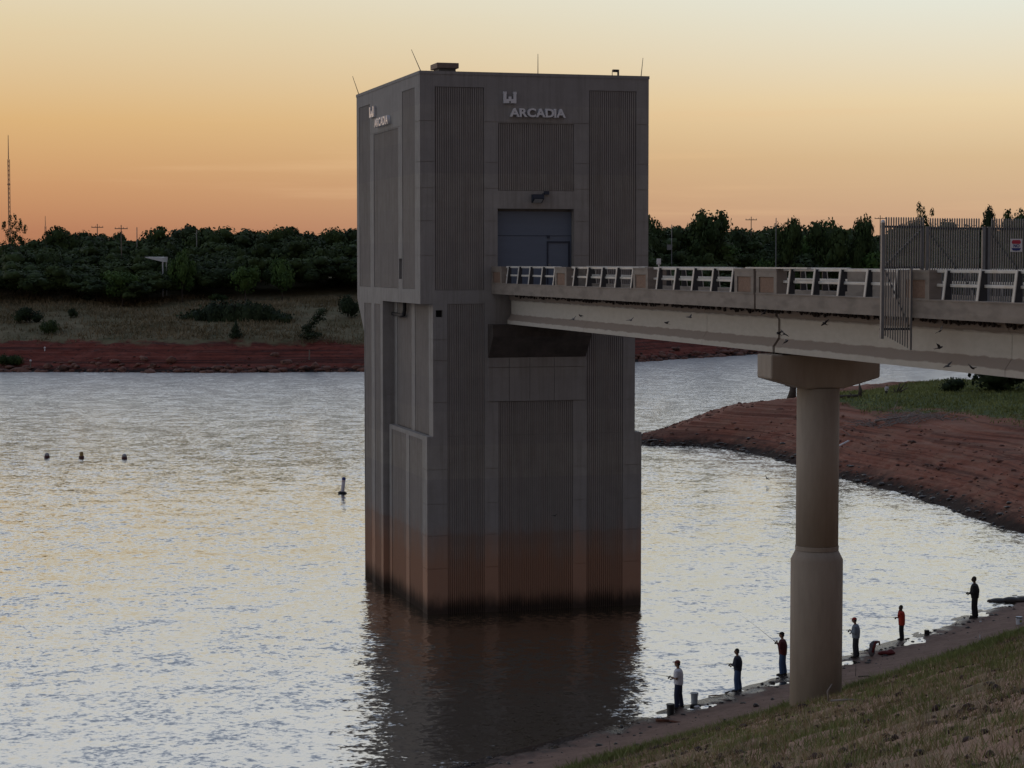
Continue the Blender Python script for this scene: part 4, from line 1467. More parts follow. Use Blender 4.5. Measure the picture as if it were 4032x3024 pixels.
def mast(px, yt, Y, w, label):
    p = at_dist(px, yt, Y)
    H = p[2] - 10
    e = empty('radio_mast', (p[0], p[1], 10), 0, label, 'radio mast', 'masts on the skyline')
    mb = MB()
    for k in range(3):
        q = 2 * pi * k / 3
        mb.tube([(cos(q) * w, sin(q) * w, 0), (cos(q) * w, sin(q) * w, H * .83)], w * .32, 4)
    n = int(H / (w * 5))
    for i in range(n):
        z0, z1 = H * .83 * i / n, H * .83 * (i + 1) / n
        for k in range(3):
            a, b_ = 2 * pi * k / 3, 2 * pi * ((k + 1) % 3) / 3
            mb.tube([(cos(a) * w, sin(a) * w, z0), (cos(b_) * w, sin(b_) * w, z1)], w * .16, 3, False)
    mb.build('lattice', M['mast'], e)
    mb = MB(); mb.tube([(0, 0, H * .83), (0, 0, H)], [w * .5, w * .3], 6); mb.build('spire', M['mast'], e)
    mb = MB(); mb.lathe([(w * 1.5, H * .65), (w * 1.5, H * .66)], n=10); mb.build('platform', M['mast'], e)


mast(32, 532, 900, .45, 'tall thin radio mast on the skyline at the left edge')
mast(178, 850, 900, .33, 'short thin mast just right of the airy skyline tree')
for i, (px, yt, yb, Y, arm, lab) in enumerate([
    (383, 882, 925, 430, 1, 'faint utility pole with cross-arm on the left skyline, leftmost of its line'),
    (477, 886, 950, 392, 1, 'utility pole with cross-arm in front of the left skyline oaks'),
    (539, 895, 940, 400, 0, 'bare grey pole below the round-topped skyline oak'),
    (774, 905, 965, 398, 0, 'grey pole in front of the wide flat-topped oak'),
    (2645, 884, 972, 415, 0, 'pale pole with a box at its foot right of the tower'),
    (2958, 853, 900, 445, 1, 'utility pole with cross-arm on the skyline right of the big round oak'),
    (3056, 858, 905, 415, 0, 'pale pole among the crowns right of the cross-arm pole'),
    (3466, 848, 880, 450, 1, 'utility pole with cross-arm showing beside the fence top')]):
    p = at_dist(px, yt, Y); g = far_z(p[0], p[1])
    e = empty('utility_pole', (p[0], p[1], g), 0, lab, 'utility pole', 'utility poles along the far road')
    mb = MB(); mb.tube([(0, 0, -.3), (0, 0, p[2] - g)], [.11, .08], 8); mb.build('pole', M['pole'] if arm else M['steel'], e)
    if arm:
        mb = MB(); h = p[2] - g
        mb.box(-1.2, 1.2, -.08, .08, h - .75, h - .6); mb.build('cross_arm', M['pole'], e)
        for x in (-1.1, -.4, .4, 1.1):
            mb = MB(); mb.tube([(x, 0, h - .6), (x, 0, h - .38)], .05, 6); mb.build('insulator', M['steel'], e)
    if i == 4:
        mb = MB(); mb.box(-.9, .1, -.3, .3, yb * 0 + (at_dist(px, 972, Y)[2] - g) - .6, (at_dist(px, 965, Y)[2] - g) + .1); mb.build('box', M['steel'], e)

# white park shelter under the trees, and a dark roof across the bridge
p = at_dist(618, 1012, 380); g = far_z(p[0], p[1])
sh = empty('picnic_shelter', (p[0], p[1], g), 0, 'white slanted shelter roof glimpsed in the dark wood on the far hill', 'shelter')
h = p[2] - g
mb = MB(); mb.add([(-1.9, -2.2, h), (1.5, -2.2, h - .05), (1.6, 2.2, h + .02), (-1.9, 2.2, h + .02), (-1.6, -2.2, h - .15), (1.5, -2.2, h - .9), (1.5, 2.2, h - .9), (-1.6, 2.2, h - .15)],
                  [(0, 1, 2, 3), (4, 7, 6, 5), (0, 4, 5, 1), (3, 2, 6, 7), (0, 3, 7, 4), (1, 5, 6, 2)])
mb.build('roof', M['white'], sh)
for x, y in ((1.35, -2.0), (1.35, 2.0)):
    mb = MB(); mb.box(x - .10, x + .10, y - .10, y + .10, -.3, h - .25); mb.build('leg', M['white'], sh)
p = at_dist(2945, 972, 450); g = far_z(p[0], p[1])
sh = empty('shed', (p[0], p[1], g), .2, 'grey shed roof half hidden behind the bright bush right of the tower', 'shed')
h = p[2] - g
mb = MB(); mb.box(-1.6, 1.6, -1.4, 1.4, -.3, h - .8); mb.build('wall', M['pole'], sh)
mb = MB(); mb.add([(-1.9, -1.7, h - .85), (1.9, -1.7, h - .85), (1.9, 1.7, h - .85), (-1.9, 1.7, h - .85), (-1.9, 0, h), (1.9, 0, h)], [(0, 1, 5, 4), (2, 3, 4, 5), (0, 4, 3), (1, 2, 5), (0, 3, 2, 1)])
mb.build('roof', M['pole'], sh)
for px, yb, hh, lab in ((176, 1382, .55, 'white marker post up on the far red bank'), (120, 1452, 1.3, 'white-topped marker post at the foot of the far red bank'), (1218, 1415, 1.5, 'thin pale dead stem below the leaning cedar')):
    Y = 320.0
    for _ in range(300):
        p = at_dist(px, yb, Y)
        if p[2] <= far_z(p[0], p[1]): break
        Y += .2
    e = empty('marker_post', (p[0], p[1], p[2] - .05), 0, lab, 'post')
    mb = MB(); mb.tube([(0, 0, -.2), (.03, 0, hh)], .10, 7); mb.build('post', M['pole'] if hh > 1 else M['white'], e)
    if hh < 1.4:
        mb = MB(); mb.ball((.03, 0, hh), .17, 8, 5); mb.build('top', M['white'], e)

# ------------------------------------------------------------------ buoys
M['buoy_top'] = surf('buoy_grey', (.30, .28, .28), (.38, .36, .36), 3, .5)
M['buoy_red'] = surf('buoy_band', (.06, .018, .02), (.10, .03, .03), 3, .5)
M['buoy_yellow'] = surf('buoy_yellow', (.26, .17, .06), (.34, .23, .08), 3, .5)
M['buoy_white'] = surf('buoy_white', (.52, .50, .56), (.62, .60, .66), 3, .5, c3=(.45, .22, .14), s3=2.2)
for k, (px, py, lab) in enumerate(((185, 1802, 'round grey buoy, left one of the row of three'), (321, 1803, 'yellow-topped buoy in the middle of the row of three'), (490, 1806, 'round grey buoy, right one of the row of three'))):
    p = on_z(px, py)
    e = empty('buoy', p, 0, lab, 'buoy', 'buoys floating in a row')
    mb = MB(); mb.lathe([(.16, -.15), (.235, -.02), (.24, .12), (.225, .17)], n=16); mb.build('float', M['buoy_red'], e, smooth=True)
    mb = MB()
    if k == 1: mb.lathe([(.17, .17), (.17, .42), (.15, .50), (.06, .54)], n=16); mb.build('drum', M['buoy_yellow'], e)
    else: mb.lathe([(.222, .17), (.20, .30), (.13, .39), (.04, .42)], n=16); mb.build('dome', M['buoy_top'], e, smooth=True)
p = on_z(1348, 1943)
e = empty('spar_buoy', p, 0, 'tall leaning white spar buoy floating left of the tower', 'buoy')
e.rotation_euler = (0, radians(6), 0)
mb = MB(); mb.lathe([(.12, -.2), (.31, -.02), (.33, .08), (.20, .15)], n=18); mb.build('collar', M['dark'], e, smooth=True)
mb = MB(); mb.lathe([(.13, .14), (.135, 1.12)], n=16); mb.build('spar', M['buoy_white'], e)
mb = MB(); mb.lathe([(.14, 1.0), (.14, 1.14), (.05, 1.2)], n=16); mb.build('cap', M['sign_blue'], e)

# ------------------------------------------------------------------ peninsula: tree, brush, snags, people far off
p = on_z(3125, 1590, 1.6)
g = pen_z(p[0] + .6, p[1])
cr = crown_mesh('crown', 61, [(2.6, 0, 6.2, 3.2, 2.8, 2.4), (5.6, 0, 4.9, 1.9, 1.9, 1.4), (.4, 0, 6.8, 2.0, 2.0, 1.8), (4.6, .3, 3.7, 1.4, 1.2, .5)], 1900, .42, M['leaf'])
e = empty('shore_tree', (p[0], p[1], g), 0, 'tree on the red point, its trunk showing left of the bridge column', 'tree')
mb = MB(); mb.tube([(-.25, 0, -.3), (-.1, 0, .7), (0, 0, 2.2), (.3, 0, 4.2), (1.2, 0, 6)], [.55, .36, .30, .26, .1], 10); mb.tube([(.1, 0, 3.0), (2, 0, 4.2), (4.6, 0, 4.6)], [.2, .14, .05], 7); mb.tube([(-.1, -.1, 1.1), (-1.0, -.1, 1.3)], [.09, .03], 5)
mb.build('trunk', M['bark'], e, smooth=True)
link('crown', cr, e)


def ground_hit(px, py, zf, Y0, Y1, st=.25):
    Y = Y0
    while Y < Y1:
        p = at_dist(px, py, Y)
        if p[2] <= zf(p[0], p[1]): return np.array([p[0], p[1], zf(p[0], p[1])])
        Y += st
    return np.array([p[0], p[1], zf(p[0], p[1])])


p = ground_hit(3900, 1545, pen_z, 200, 246)
plant('tree_clump', 'bush-1', (p[0] + 2.2, p[1] + 2, p[2] - .4), 2.5, 2.3, .4, 'black-looking clump of trees under the bridge at the right edge', 'tree')
plant('bush', 'bush-1', (p[0] - 3.4, p[1] + 1, p[2] - .2), .75, .75, 0, 'small dark bush left of the black tree clump under the bridge', 'bush')
# dead snag and driftwood
p = ground_hit(3385, 1565, pen_z, 195, 240)
e = empty('dead_stump', p, 0, 'dark dead stump on the grass crest right of the column', 'stump')
mb = MB(); mb.tube([(0, 0, -.2), (.05, 0, .7), (-.05, 0, 1.35)], [.22, .17, .06], 7); mb.tube([(0, 0, .5), (.55, 0, .55)], [.07, .02], 5); mb.tube([(-.6, 0, .05), (-1.0, .1, .5)], [.09, .03], 5)
mb.tube([(-2.4, 0, .08), (.2, 0, .14)], [.14, .17], 7)
mb.build('wood', M['bark'], e, smooth=True)
p = ground_hit(3530, 1548, pen_z, 195, 242)
e = empty('dead_snag', p, 0, 'dark spiky snag standing on the grass crest beside the white figure', 'snag')
mb = MB()
for a in ((.9, 0, 1.05), (.35, 0, 1.0), (-.3, .1, .5), (1.2, .1, .55), (-.6, 0, .18)): mb.tube([(0, 0, -.1), (a[0] * .5, a[1], a[2] * .45), a], [.12, .08, .02], 6)
mb.build('wood', M['bark'], e, smooth=True)
# heap of bleached brush
p = ground_hit(3560, 1665, pen_z, 150, 230)
mb = MB(); rr = random.Random(3)
for k in range(150):
    a = rr.uniform(0, 6.28); c = np.array([rr.gauss(0, 2.2), rr.gauss(0, 1.3), 0]); c[2] = pen_z(p[0] + c[0], p[1] + c[1]) - p[2] + rr.uniform(0, .5) * max(0, 1 - abs(c[0]) / 4)
    l = rr.uniform(.5, 1.9); d = np.array([cos(a), sin(a) * .6, rr.uniform(-.1, .5)])
    mid = c + d * l * .5 + np.array([0, 0, rr.uniform(0, .25)])
    mb.tube([c, mid, c + d * l], [.035, .025, .01], 4, False)
heap = empty('brush_heap', p, 0, 'tangled heap of bleached dead branches on top of the red bank', 'brush heap')
o = mb.build('twigs', M['deadwood'], heap); o['kind'] = 'stuff'
mb = MB(); mb.tube([(-2.6, -.5, .2), (0, -.3, .55), (2.2, 0, .8)], [.10, .08, .03], 6); mb.build('branch', M['deadwood'], heap)
mb = MB(); mb.tube([(-.5, .4, .2), (-.8, .4, 1.1), (-.5, .4, 1.9)], [.07, .05, .015], 5); mb.build('branch', M['deadwood'], heap)
p = ground_hit(3315, 1770, pen_z, 140, 200)
mb = MB(); mb.tube([(-.75, 0, -.05), (.55, 0, .62)], [.085, .075], 10); mb.tube([(.5, 0, .60), (.62, .05, .64)], [.04, .02], 6)
o = mb.build('bleached_log', M['white'], None, smooth=True); o.location = p
tag(o, 'white bleached log leaning on the red bank right of the column', 'log')

# rocks along the red shores
M['rock'] = surf('red_rock', (.12, .052, .038), (.22, .11, .08), 2.0, .95, .5, 12, c3=(.05, .028, .022), s3=1.2)
M['rock_dark'] = surf('wet_rock', (.018, .015, .014), (.05, .04, .036), 3.0, .5, .5, 12)


def rocks(name, n, fn, mat, label, cat, smin, smax, flat_=.55, seed=0):
    r = np.random.default_rng(seed)
    b = MB(); b.ball((0, 0, 0), 1, 6, 4)
    bv = np.array(b.v); tri = []
    for f in b.f: tri += [f[:3]] if len(f) == 3 else [f[:3], (f[0], f[2], f[3])]
    tri = np.array(tri)
    vs, fs, off = [], [], 0
    while len(vs) < n:
        q = fn(r)
        if q is None: continue
        s = smin + (smax - smin) * r.random() ** 3
        v = bv * (1 + r.normal(size=bv.shape) * .17) * [s * r.uniform(.7, 1.5), s * r.uniform(.7, 1.2), s * flat_ * r.uniform(.6, 1.2)]
        a = r.uniform(0, 6.28)
        v = v @ np.array([[cos(a), -sin(a), 0], [sin(a), cos(a), 0], [0, 0, 1]]).T + q
        vs.append(v); fs.append(tri + off); off += len(v)
    o = link(name, np_mesh(name, np.vstack(vs), np.vstack(fs), mat))
    return tag(o, label, cat, kind='stuff')


def f_far(r):
    x = r.uniform(-105, 70); y0 = np.interp(x, FSX, FSY); d = abs(r.normal(0, 2.2)) - .6
    return np.array([x, y0 + d, far_z(x, y0 + d) + .05])


def f_pen(r):
    k = r.integers(3, 17); (x0, y0), (x1, y1) = PEN[k], PEN[k + 1]; u = r.random()
    x = x0 + (x1 - x0) * u; y = y0 + (y1 - y0) * u
    x += r.normal(0, 1.0); y += r.normal(0, .8)
    z = pen_z(x, y)
    return np.array([x, y, z + .03]) if -.25 < z < 1.6 else None


def f_pen2(r):
    x = r.uniform(10, 40); y = r.uniform(135, 215); d, z = pen_dz(np.array([x]), np.array([y]))
    return np.array([x, y, z[0] + .02]) if .4 < d[0] < 11 else None


rocks('shore_rocks', 900, f_far, M['rock'], 'broken red rocks along the far waterline', 'rocks', .2, 1.1, seed=1)
rocks('wet_stones', 900, f_pen, M['rock_dark'], 'wet dark stones lining the edge of the red point', 'stones', .04, .30, .45, 2)
rocks('red_rubble', 800, f_pen2, M['rock'], 'red rubble scattered over the bank of the point', 'rubble', .04, .26, seed=3)

# ------------------------------------------------------------------ grass
M['grass'] = leaf_mat('grass_blade', (.13, .155, .05), (.24, .265, .095))
M['grass_dry'] = leaf_mat('dry_blade', (.22, .165, .095), (.40, .32, .20))
M['grass_far'] = leaf_mat('hill_grass_blade', (.13, .11, .06), (.26, .215, .135))


def blades(name, base, h, w, mat, label, cat, seed, per=5, spread=.06, lean=.45):
    r = np.random.default_rng(seed)
    n = len(base)
    B = np.repeat(base, per, 0); Hh = np.repeat(h, per) * r.uniform(.5, 1.15, n * per); Wd = np.repeat(w, per)
    B = B + np.stack([r.normal(0, 1, n * per) * np.repeat(spread * np.ones(n), per), r.normal(0, 1, n * per) * spread, np.zeros(n * per)], 1)
    a = r.uniform(0, pi, n * per)
    side = np.stack([np.cos(a), np.sin(a), np.zeros_like(a)], 1) * Wd[:, None] * .5
    le = r.normal(0, lean, (n * per, 2))
    tip = B + np.stack([le[:, 0] * Hh, le[:, 1] * Hh, Hh], 1)
    V = np.stack([B - side, B + side, tip], 1).reshape(-1, 3)
    V[:, 2] -= np.tile([.02, .02, 0], n * per)
    o = link(name, np_mesh(name, V, np.arange(len(V)).reshape(-1, 3), mat))
    return tag(o, label, cat, kind='stuff')


def bank_points(n, seed, dens, srange=(5.2, 40)):
    r = np.random.default_rng(seed)
    t = r.uniform(42, 142, n * 8); s = r.uniform(*srange, n * 8)
    x, y = bank_xy(t, s); z = bank_z(t, s)
    dx = x; dy = y
    dist = np.hypot(dx, dy)
    ok = (y > 12) & (np.abs(x / np.maximum(y, 1)) < .34)
    p = dens(t, s) * np.clip((26 / dist) ** 1.1, .05, 1.6)
    ok &= r.random(len(p)) < p
    i = np.where(ok)[0][:n]
    return np.stack([x[i], y[i], z[i]], 1), dist[i], s[i]


pat = lambda t, s: np.clip((fbm(t * .45, s * .55, 4) - .47) * 6.0, 0, 1)
pt, ds, sv = bank_points(26000, 1, lambda t, s: np.where(s < 8.3 + 1.2 * (fbm(t * .3, s * 0) - .5), 3.2 * np.clip((s - 5.2) / .5, 0, 1), .10 + .9 * pat(t, s) * np.clip((s - 10.5) / 2, .1, 1)), (5.2, 40))
blades('grass', pt, (.09 + .11 * RNG.random(len(pt))) * np.where(sv < 8.6, 1.9, 1), np.maximum(.014, ds * .00055), M['grass'], 'green grass growing on the bank above the shore ledge', 'grass', 21, 6, .09)
pt, ds, sv = bank_points(15000, 2, lambda t, s: np.where(s < 8, .25, .35 + .5 * (1 - pat(t, s))), (5.4, 40))
blades('dry_grass', pt, .08 + .16 * RNG.random(len(pt)), np.maximum(.012, ds * .0005), M['grass_dry'], 'dry straw-coloured grass among the bare patches of the bank', 'grass', 22, 5, .10, .6)
M['clod'] = surf('dirt_clod', (.030, .017, .014), (.075, .044, .036), 7, .95, .5, 20)


def f_clod(r):
    t = r.uniform(44, 140)
    s = r.normal(9.4, .8) if r.random() < .62 else r.uniform(7.8, 39)
    if s > 11 and fbm(np.array([t * .45]), np.array([s * .55]), 4)[0] > .50 and r.random() < .85: return None
    x, y = bank_xy(t, s)
    if y < 12 or abs(x / y) > .3 or r.random() > (30 / math.hypot(x, y)) ** .8: return None
    return np.array([x, y, float(bank_z(t, s)) + .01])


rocks('dirt_clods', 14000, f_clod, M['clod'], 'dark clods and drift litter strewn across the grassy bank', 'clods', .018, .105, .8, 5)


def f_led(r):
    t = r.uniform(80, 142); s = abs(r.normal(.3, 1.4))
    x, y = bank_xy(t, s)
    return np.array([x, y, float(bank_z(t, s)) + .005]) if s < 5 else None


rocks('ledge_pebbles', 420, f_led, M['rock_dark'], 'small dark stones and litter along the shore ledge', 'stones', .02, .13, .6, 6)
# far hill and point
r = np.random.default_rng(9)
x = r.uniform(-108, 75, 52000); d = r.uniform(12.5, 60, len(x)); y = np.interp(x, FSX, FSY) + d
z = far_dz(x, y)[1]
k = r.random(len(x)) < np.clip((fbm(x * .12, y * .12) - .3) * 3, .1, 1)
pt = np.stack([x, y, z], 1)[k]
blades('hill_grass', pt, .35 + .5 * r.random(len(pt)), np.full(len(pt), .18), M['grass_far'], 'tall dry grass over the open slope of the far hill', 'grass', 23, 2, .25)
x = r.uniform(14, 62, 60000); y = r.uniform(128, 250, len(x)); dd, z = pen_dz(x, y)
k = (dd - pen_shift(x) > 11.6 + r.normal(0, .8, len(x)))
pt = np.stack([x, y, z], 1)[k]
blades('point_grass', pt, .12 + .25 * r.random(len(pt)), np.full(len(pt), .10), M['grass'], 'short green grass on top of the red point', 'grass', 24, 2, .2)

# ------------------------------------------------------------------ people fishing
def cloth(name, c, d=.78): return surf(name, tuple(x * d for x in c), c, 14, .9, .3, 60)


M['skin'] = surf('skin', (.16, .085, .055), (.22, .12, .08), 9, .6)
M['skin_dark'] = surf('skin_dark', (.05, .028, .02), (.075, .04, .028), 9, .6)
M['hair'] = surf('hair', (.012, .010, .009), (.03, .024, .02), 20, .7)
M['shoe'] = surf('shoe_leather', (.015, .014, .014), (.03, .028, .027), 10, .7)
M['eye'] = surf('eye', (.02, .016, .014), (.03, .02, .02), 10, .2)
M['rod'] = surf('rod_carbon', (.015, .014, .014), (.03, .028, .026), 10, .4)


def remeshed(mb, name, mat, voxel, extra=None, smooth_it=4):
    """melts overlapping tapered shapes into one continuous skin"""
    me = mb.mesh(name, mat)
    ob = bpy.data.objects.new(name, me); COL.objects.link(ob)
    md = ob.modifiers.new('r', 'REMESH'); md.mode = 'VOXEL'; md.voxel_size = voxel; md.use_smooth_shade = True
    ms = ob.modifiers.new('s', 'SMOOTH'); ms.iterations = smooth_it; ms.factor = .5
    new = bpy.data.meshes.new_from_object(ob.evaluated_get(bpy.context.evaluated_depsgraph_get()))
    bpy.data.objects.remove(ob); bpy.data.meshes.remove(me)
    new.name = name
    if extra is not None:
        bm = bmesh.new(); bm.from_mesh(new)
        t = extra.mesh('x', mat, smooth=True); bm.from_mesh(t); bm.to_mesh(new); bm.free(); bpy.data.meshes.remove(t)
    new.materials.clear(); new.materials.append(mat)
    new.polygons.foreach_set('use_smooth', [True] * len(new.polygons))
    return new


def person(loc, yaw, H, label, shirt, pants, cap=None, sleeves='long', skin='skin', wr=((.150, .035, .640), (.125, -.045, .600)), elb=None, lean=.02, stance=.05, shirt_hem=.50, bulk=1.0, step=.03, nod=0.0, head_dx=.0):
    """standing figure, +x is forward; sizes are shares of the height H. One continuous body, clothes as children"""
    e = empty('person', loc, yaw, label, 'person', 'people fishing along the shore')
    S = lambda q: tuple(np.array(q) * H)
    sx = lambda z: lean * max(0, (z - .5)) / .45
    P = {}
    P['torso'] = [(sx(z), 0, z) for z in (.49, .55, .61, .68, .75, .80, .825)]
    Rt = [(.070, .094), (.076, .100), (.076 * bulk, .098 * bulk), (.080 * bulk, .108 * bulk), (.074, .116), (.056, .100), (.034, .055)]
    hd = (sx(.93) + .012 + head_dx, 0, .932)
    legs, arms = [], []
    for s in (1, -1):
        fx = step * s
        legs.append([(0, .045 * s, .53), (.012 + fx * .5, (.047 + stance * .3) * s, .285), (fx - .01, (.048 + stance * .5) * s, .05)])
        w = wr[0] if s == 1 else wr[1]
        sh = (sx(.80), .112 * s, .797)
        el = (elb[0] if s == 1 else elb[1]) if elb else (sx(.64) + .005, .142 * s, .628)
        arms.append([sh, el, w])
    mb = MB()
    mb.tube([S(q) for q in P['torso']], [(a * H, b_ * H) for a, b_ in Rt], 14)
    mb.tube([S((sx(.80), 0, .80)), S((hd[0] - .012, 0, .89))], [.036 * H, .030 * H], 10)
    mb.ball(S(hd), (.056 * H, .043 * H, .066 * H), 14, 10)
    mb.ball(S((hd[0] + .018, 0, hd[2] - .038)), (.036 * H, .031 * H, .03 * H), 10, 8)      # jaw
    mb.ball(S((hd[0] + .058, 0, hd[2] - .012)), (.014 * H, .009 * H, .015 * H), 8, 6)      # nose
    mb.ball(S((hd[0] + .046, 0, hd[2] - .036)), (.010 * H, .015 * H, .006 * H), 8, 6)      # lips
    for s in (1, -1):
        mb.ball(S((hd[0] - .002, .044 * s, hd[2] - .008)), (.010 * H, .006 * H, .017 * H), 6, 6)
        L_ = legs[0] if s == 1 else legs[1]
        mb.tube([S(q) for q in L_], [.054 * H, .036 * H, .024 * H], 10)
        A_ = arms[0] if s == 1 else arms[1]
        mb.tube([S(q) for q in A_], [.033 * H, .025 * H, .017 * H], 10)
        f = L_[2]
        mb.tube([S((f[0] - .025, f[1], .018)), S((f[0] + .04, f[1], .022)), S((f[0] + .095, f[1] + .008 * s, .012))], [.02 * H, .024 * H, .014 * H], 8)
    # hands: palm melts into the wrist, five fingers curl round the rod
    fg = MB()
    for s, A_ in ((1, arms[0]), (-1, arms[1])):
        w = np.array(A_[2]); d = w - np.array(A_[1]); d /= np.linalg.norm(d)
        inn = np.array([0, -s, 0.]); upv = np.cross(d, inn) * s; upv /= np.linalg.norm(upv)
        if upv[2] < 0: upv = -upv
        pc = w + d * .030
        mb.tube([S(w), S(pc), S(w + d * .052)], [(.015 * H, .011 * H), (.020 * H, .012 * H), (.018 * H, .010 * H)], 8)
        for k in range(4):
            o_ = upv * (.013 - .0088 * k)
            l = (.040, .045, .042, .033)[k]
            b0 = w + d * .045 + o_
            b1 = b0 + d * l * .5 + inn * .004
            b2 = b1 + inn * l * .42 + d * l * .05
            b3 = b2 + inn * l * .10 - d * l * .32
            fg.tube([S(b0), S(b1), S(b2), S(b3)], [.0052 * H, .0050 * H, .0046 * H, .0036 * H], 6)
        t0 = w + d * .014 + upv * .012 + inn * .004
        t1 = t0 + upv * .012 + d * .016 + inn * .008
        t2 = t1 + d * .016 + inn * .012 - upv * .004
        fg.tube([S(t0), S(t1), S(t2)], [.0062 * H, .0056 * H, .0042 * H], 6)
    body = link('body', remeshed(mb, 'body', M[skin], .0105 * H, fg), e)
    for s in (1, -1):
        ey = MB(); ey.ball(S((hd[0] + .050, .017 * s, hd[2] + .006)), .006 * H, 8, 6); ey.build('eye', M['eye'], body, smooth=True)
    # trousers
    mb = MB()
    mb.tube([S((sx(.47), 0, .47)), S((sx(.52), 0, .52)), S((sx(.57), 0, .575))], [(.074 * H, .098 * H), (.082 * H, .106 * H), (.078 * H, .102 * H)], 14)
    for L_ in legs:
        q = [L_[0], L_[1], (L_[2][0] - .004, L_[2][1], .035)]
        mb.tube([S(a) for a in q], [.074 * H, .058 * H, .048 * H], 12)
    link('trousers', remeshed(mb, 'trousers', pants, .012 * H), e)
    # shirt or jacket
    mb = MB()
    Rt = [(a * 1.10, b_ * 1.10) for a, b_ in Rt]
    tz = [(sx(z), 0, z) for z in (shirt_hem, .55, .61, .68, .75, .80, .828)]
    mb.tube([S(q) for q in tz], [((a + .014) * H, (b_ + .016) * H) for a, b_ in [(.076, .100)] + Rt[1:]], 16)
    for A_ in arms:
        a0, a1, a2 = map(np.array, A_)
        if sleeves == 'long': mb.tube([S(a0), S(a1), S(a1 + (a2 - a1) * .86)], [.052 * H, .044 * H, .032 * H], 12)
        else: mb.tube([S(a0), S(a0 + (a1 - a0) * .82)], [.052 * H, .050 * H], 12)
    link('jacket' if sleeves == 'long' else 'shirt', remeshed(mb, 'shirt', shirt, .0115 * H), e)
    for L_ in legs:
        f = L_[2]; s = 1 if f[1] > 0 else -1
        mb = MB(); mb.tube([S((f[0] - .034, f[1], .018)), S((f[0] + .02, f[1], .030)), S((f[0] + .07, f[1] + .006 * s, .020)), S((f[0] + .112, f[1] + .009 * s, .012))], [(.023 * H, .026 * H), (.030 * H, .029 * H), (.020 * H, .028 * H), (.010 * H, .018 * H)], 10)
        mb.box(*[q * H for q in (f[0] - .045, f[0] + .115, f[1] - .026, f[1] + .026, 0, .010)])
        mb.build('shoe', M['shoe'], e, smooth=False)
    # hair, cap
    mb = MB()
    mb.ball(S((hd[0] - .010, 0, hd[2] + .016)), (.055 * H, .048 * H, .058 * H), 12, 8)
    mb.ball(S((hd[0] - .028, 0, hd[2] - .012)), (.036 * H, .045 * H, .042 * H), 10, 8)
    link('hair', remeshed(mb, 'hair', M['hair'], .009 * H, None, 2), e)
    if cap is not None:
        mb = MB()
        mb.tube([S((hd[0] - .006, 0, hd[2] + z)) for z in (.016, .036, .056, .070)], [r * H for r in (.061, .060, .046, .018)], 16, flat=.86)
        cp = mb.build('cap', cap, e, smooth=True)
        mb = MB(); b0 = hd[0] + .040
        poly = [(b0 - .02, -.046), (b0 + .028, -.042), (b0 + .058, -.022), (b0 + .064, 0), (b0 + .058, .022), (b0 + .028, .042), (b0 - .02, .046)]
        mb.prism([(a * H, c * H) for a, c in poly], (hd[2] + .020) * H, (hd[2] + .028) * H)
        mb.build('peak', cap, cp)
    return e, H


def rod(e_loc, yaw, H, grip, tip, label, reel=True):
    """fishing rod lying in the hands, grip and tip given in the person's frame"""
    R_ = Matrix.Rotation(yaw, 3, 'Z')
    g0 = np.array(grip) * H; t0 = np.array(tip)
    d = t0 - g0; d = d / np.linalg.norm(d)
    o = empty('fishing_rod', np.array(e_loc) + np.array(R_ @ Vector(g0)), yaw, label, 'fishing rod', 'fishing rods held over the water')
    L_ = np.linalg.norm(t0 - g0)
    mb = MB(); mb.tube([d * .1, d * L_ * .5 - np.array([0, 0, .00]), d * L_ - np.array([0, 0, .06])], [.008, .005, .002], 6); mb.build('blank', M['rod'], o)
    mb = MB(); mb.tube([-d * .28, d * .12], [.016, .014], 8); mb.build('grip', M['shoe'], o)
    if reel:
        mb = MB(); c = d * .02 - np.array([0, 0, .055]); mb.tube([c - np.array([0, .03, 0]), c + np.array([0, .03, 0])], .034, 10); mb.tube([d * .02, c], .008, 6); mb.tube([c + np.array([0, .03, 0]), c + np.array([.03, .055, -.02])], .006, 5); mb.build('reel', M['shoe'], o)
    return o


def shore_at(px, py):
    """where the bank's surface lies under a pixel"""
    Y = 18.0
    while Y < 125:
        p = at_dist(px, py, Y)
        t, s = bank_ts(p[0], p[1])
        g = float(bank_z(t, s))
        if p[2] <= g: return np.array([p[0], p[1], g])
        Y += .05
    return on_z(px, py)


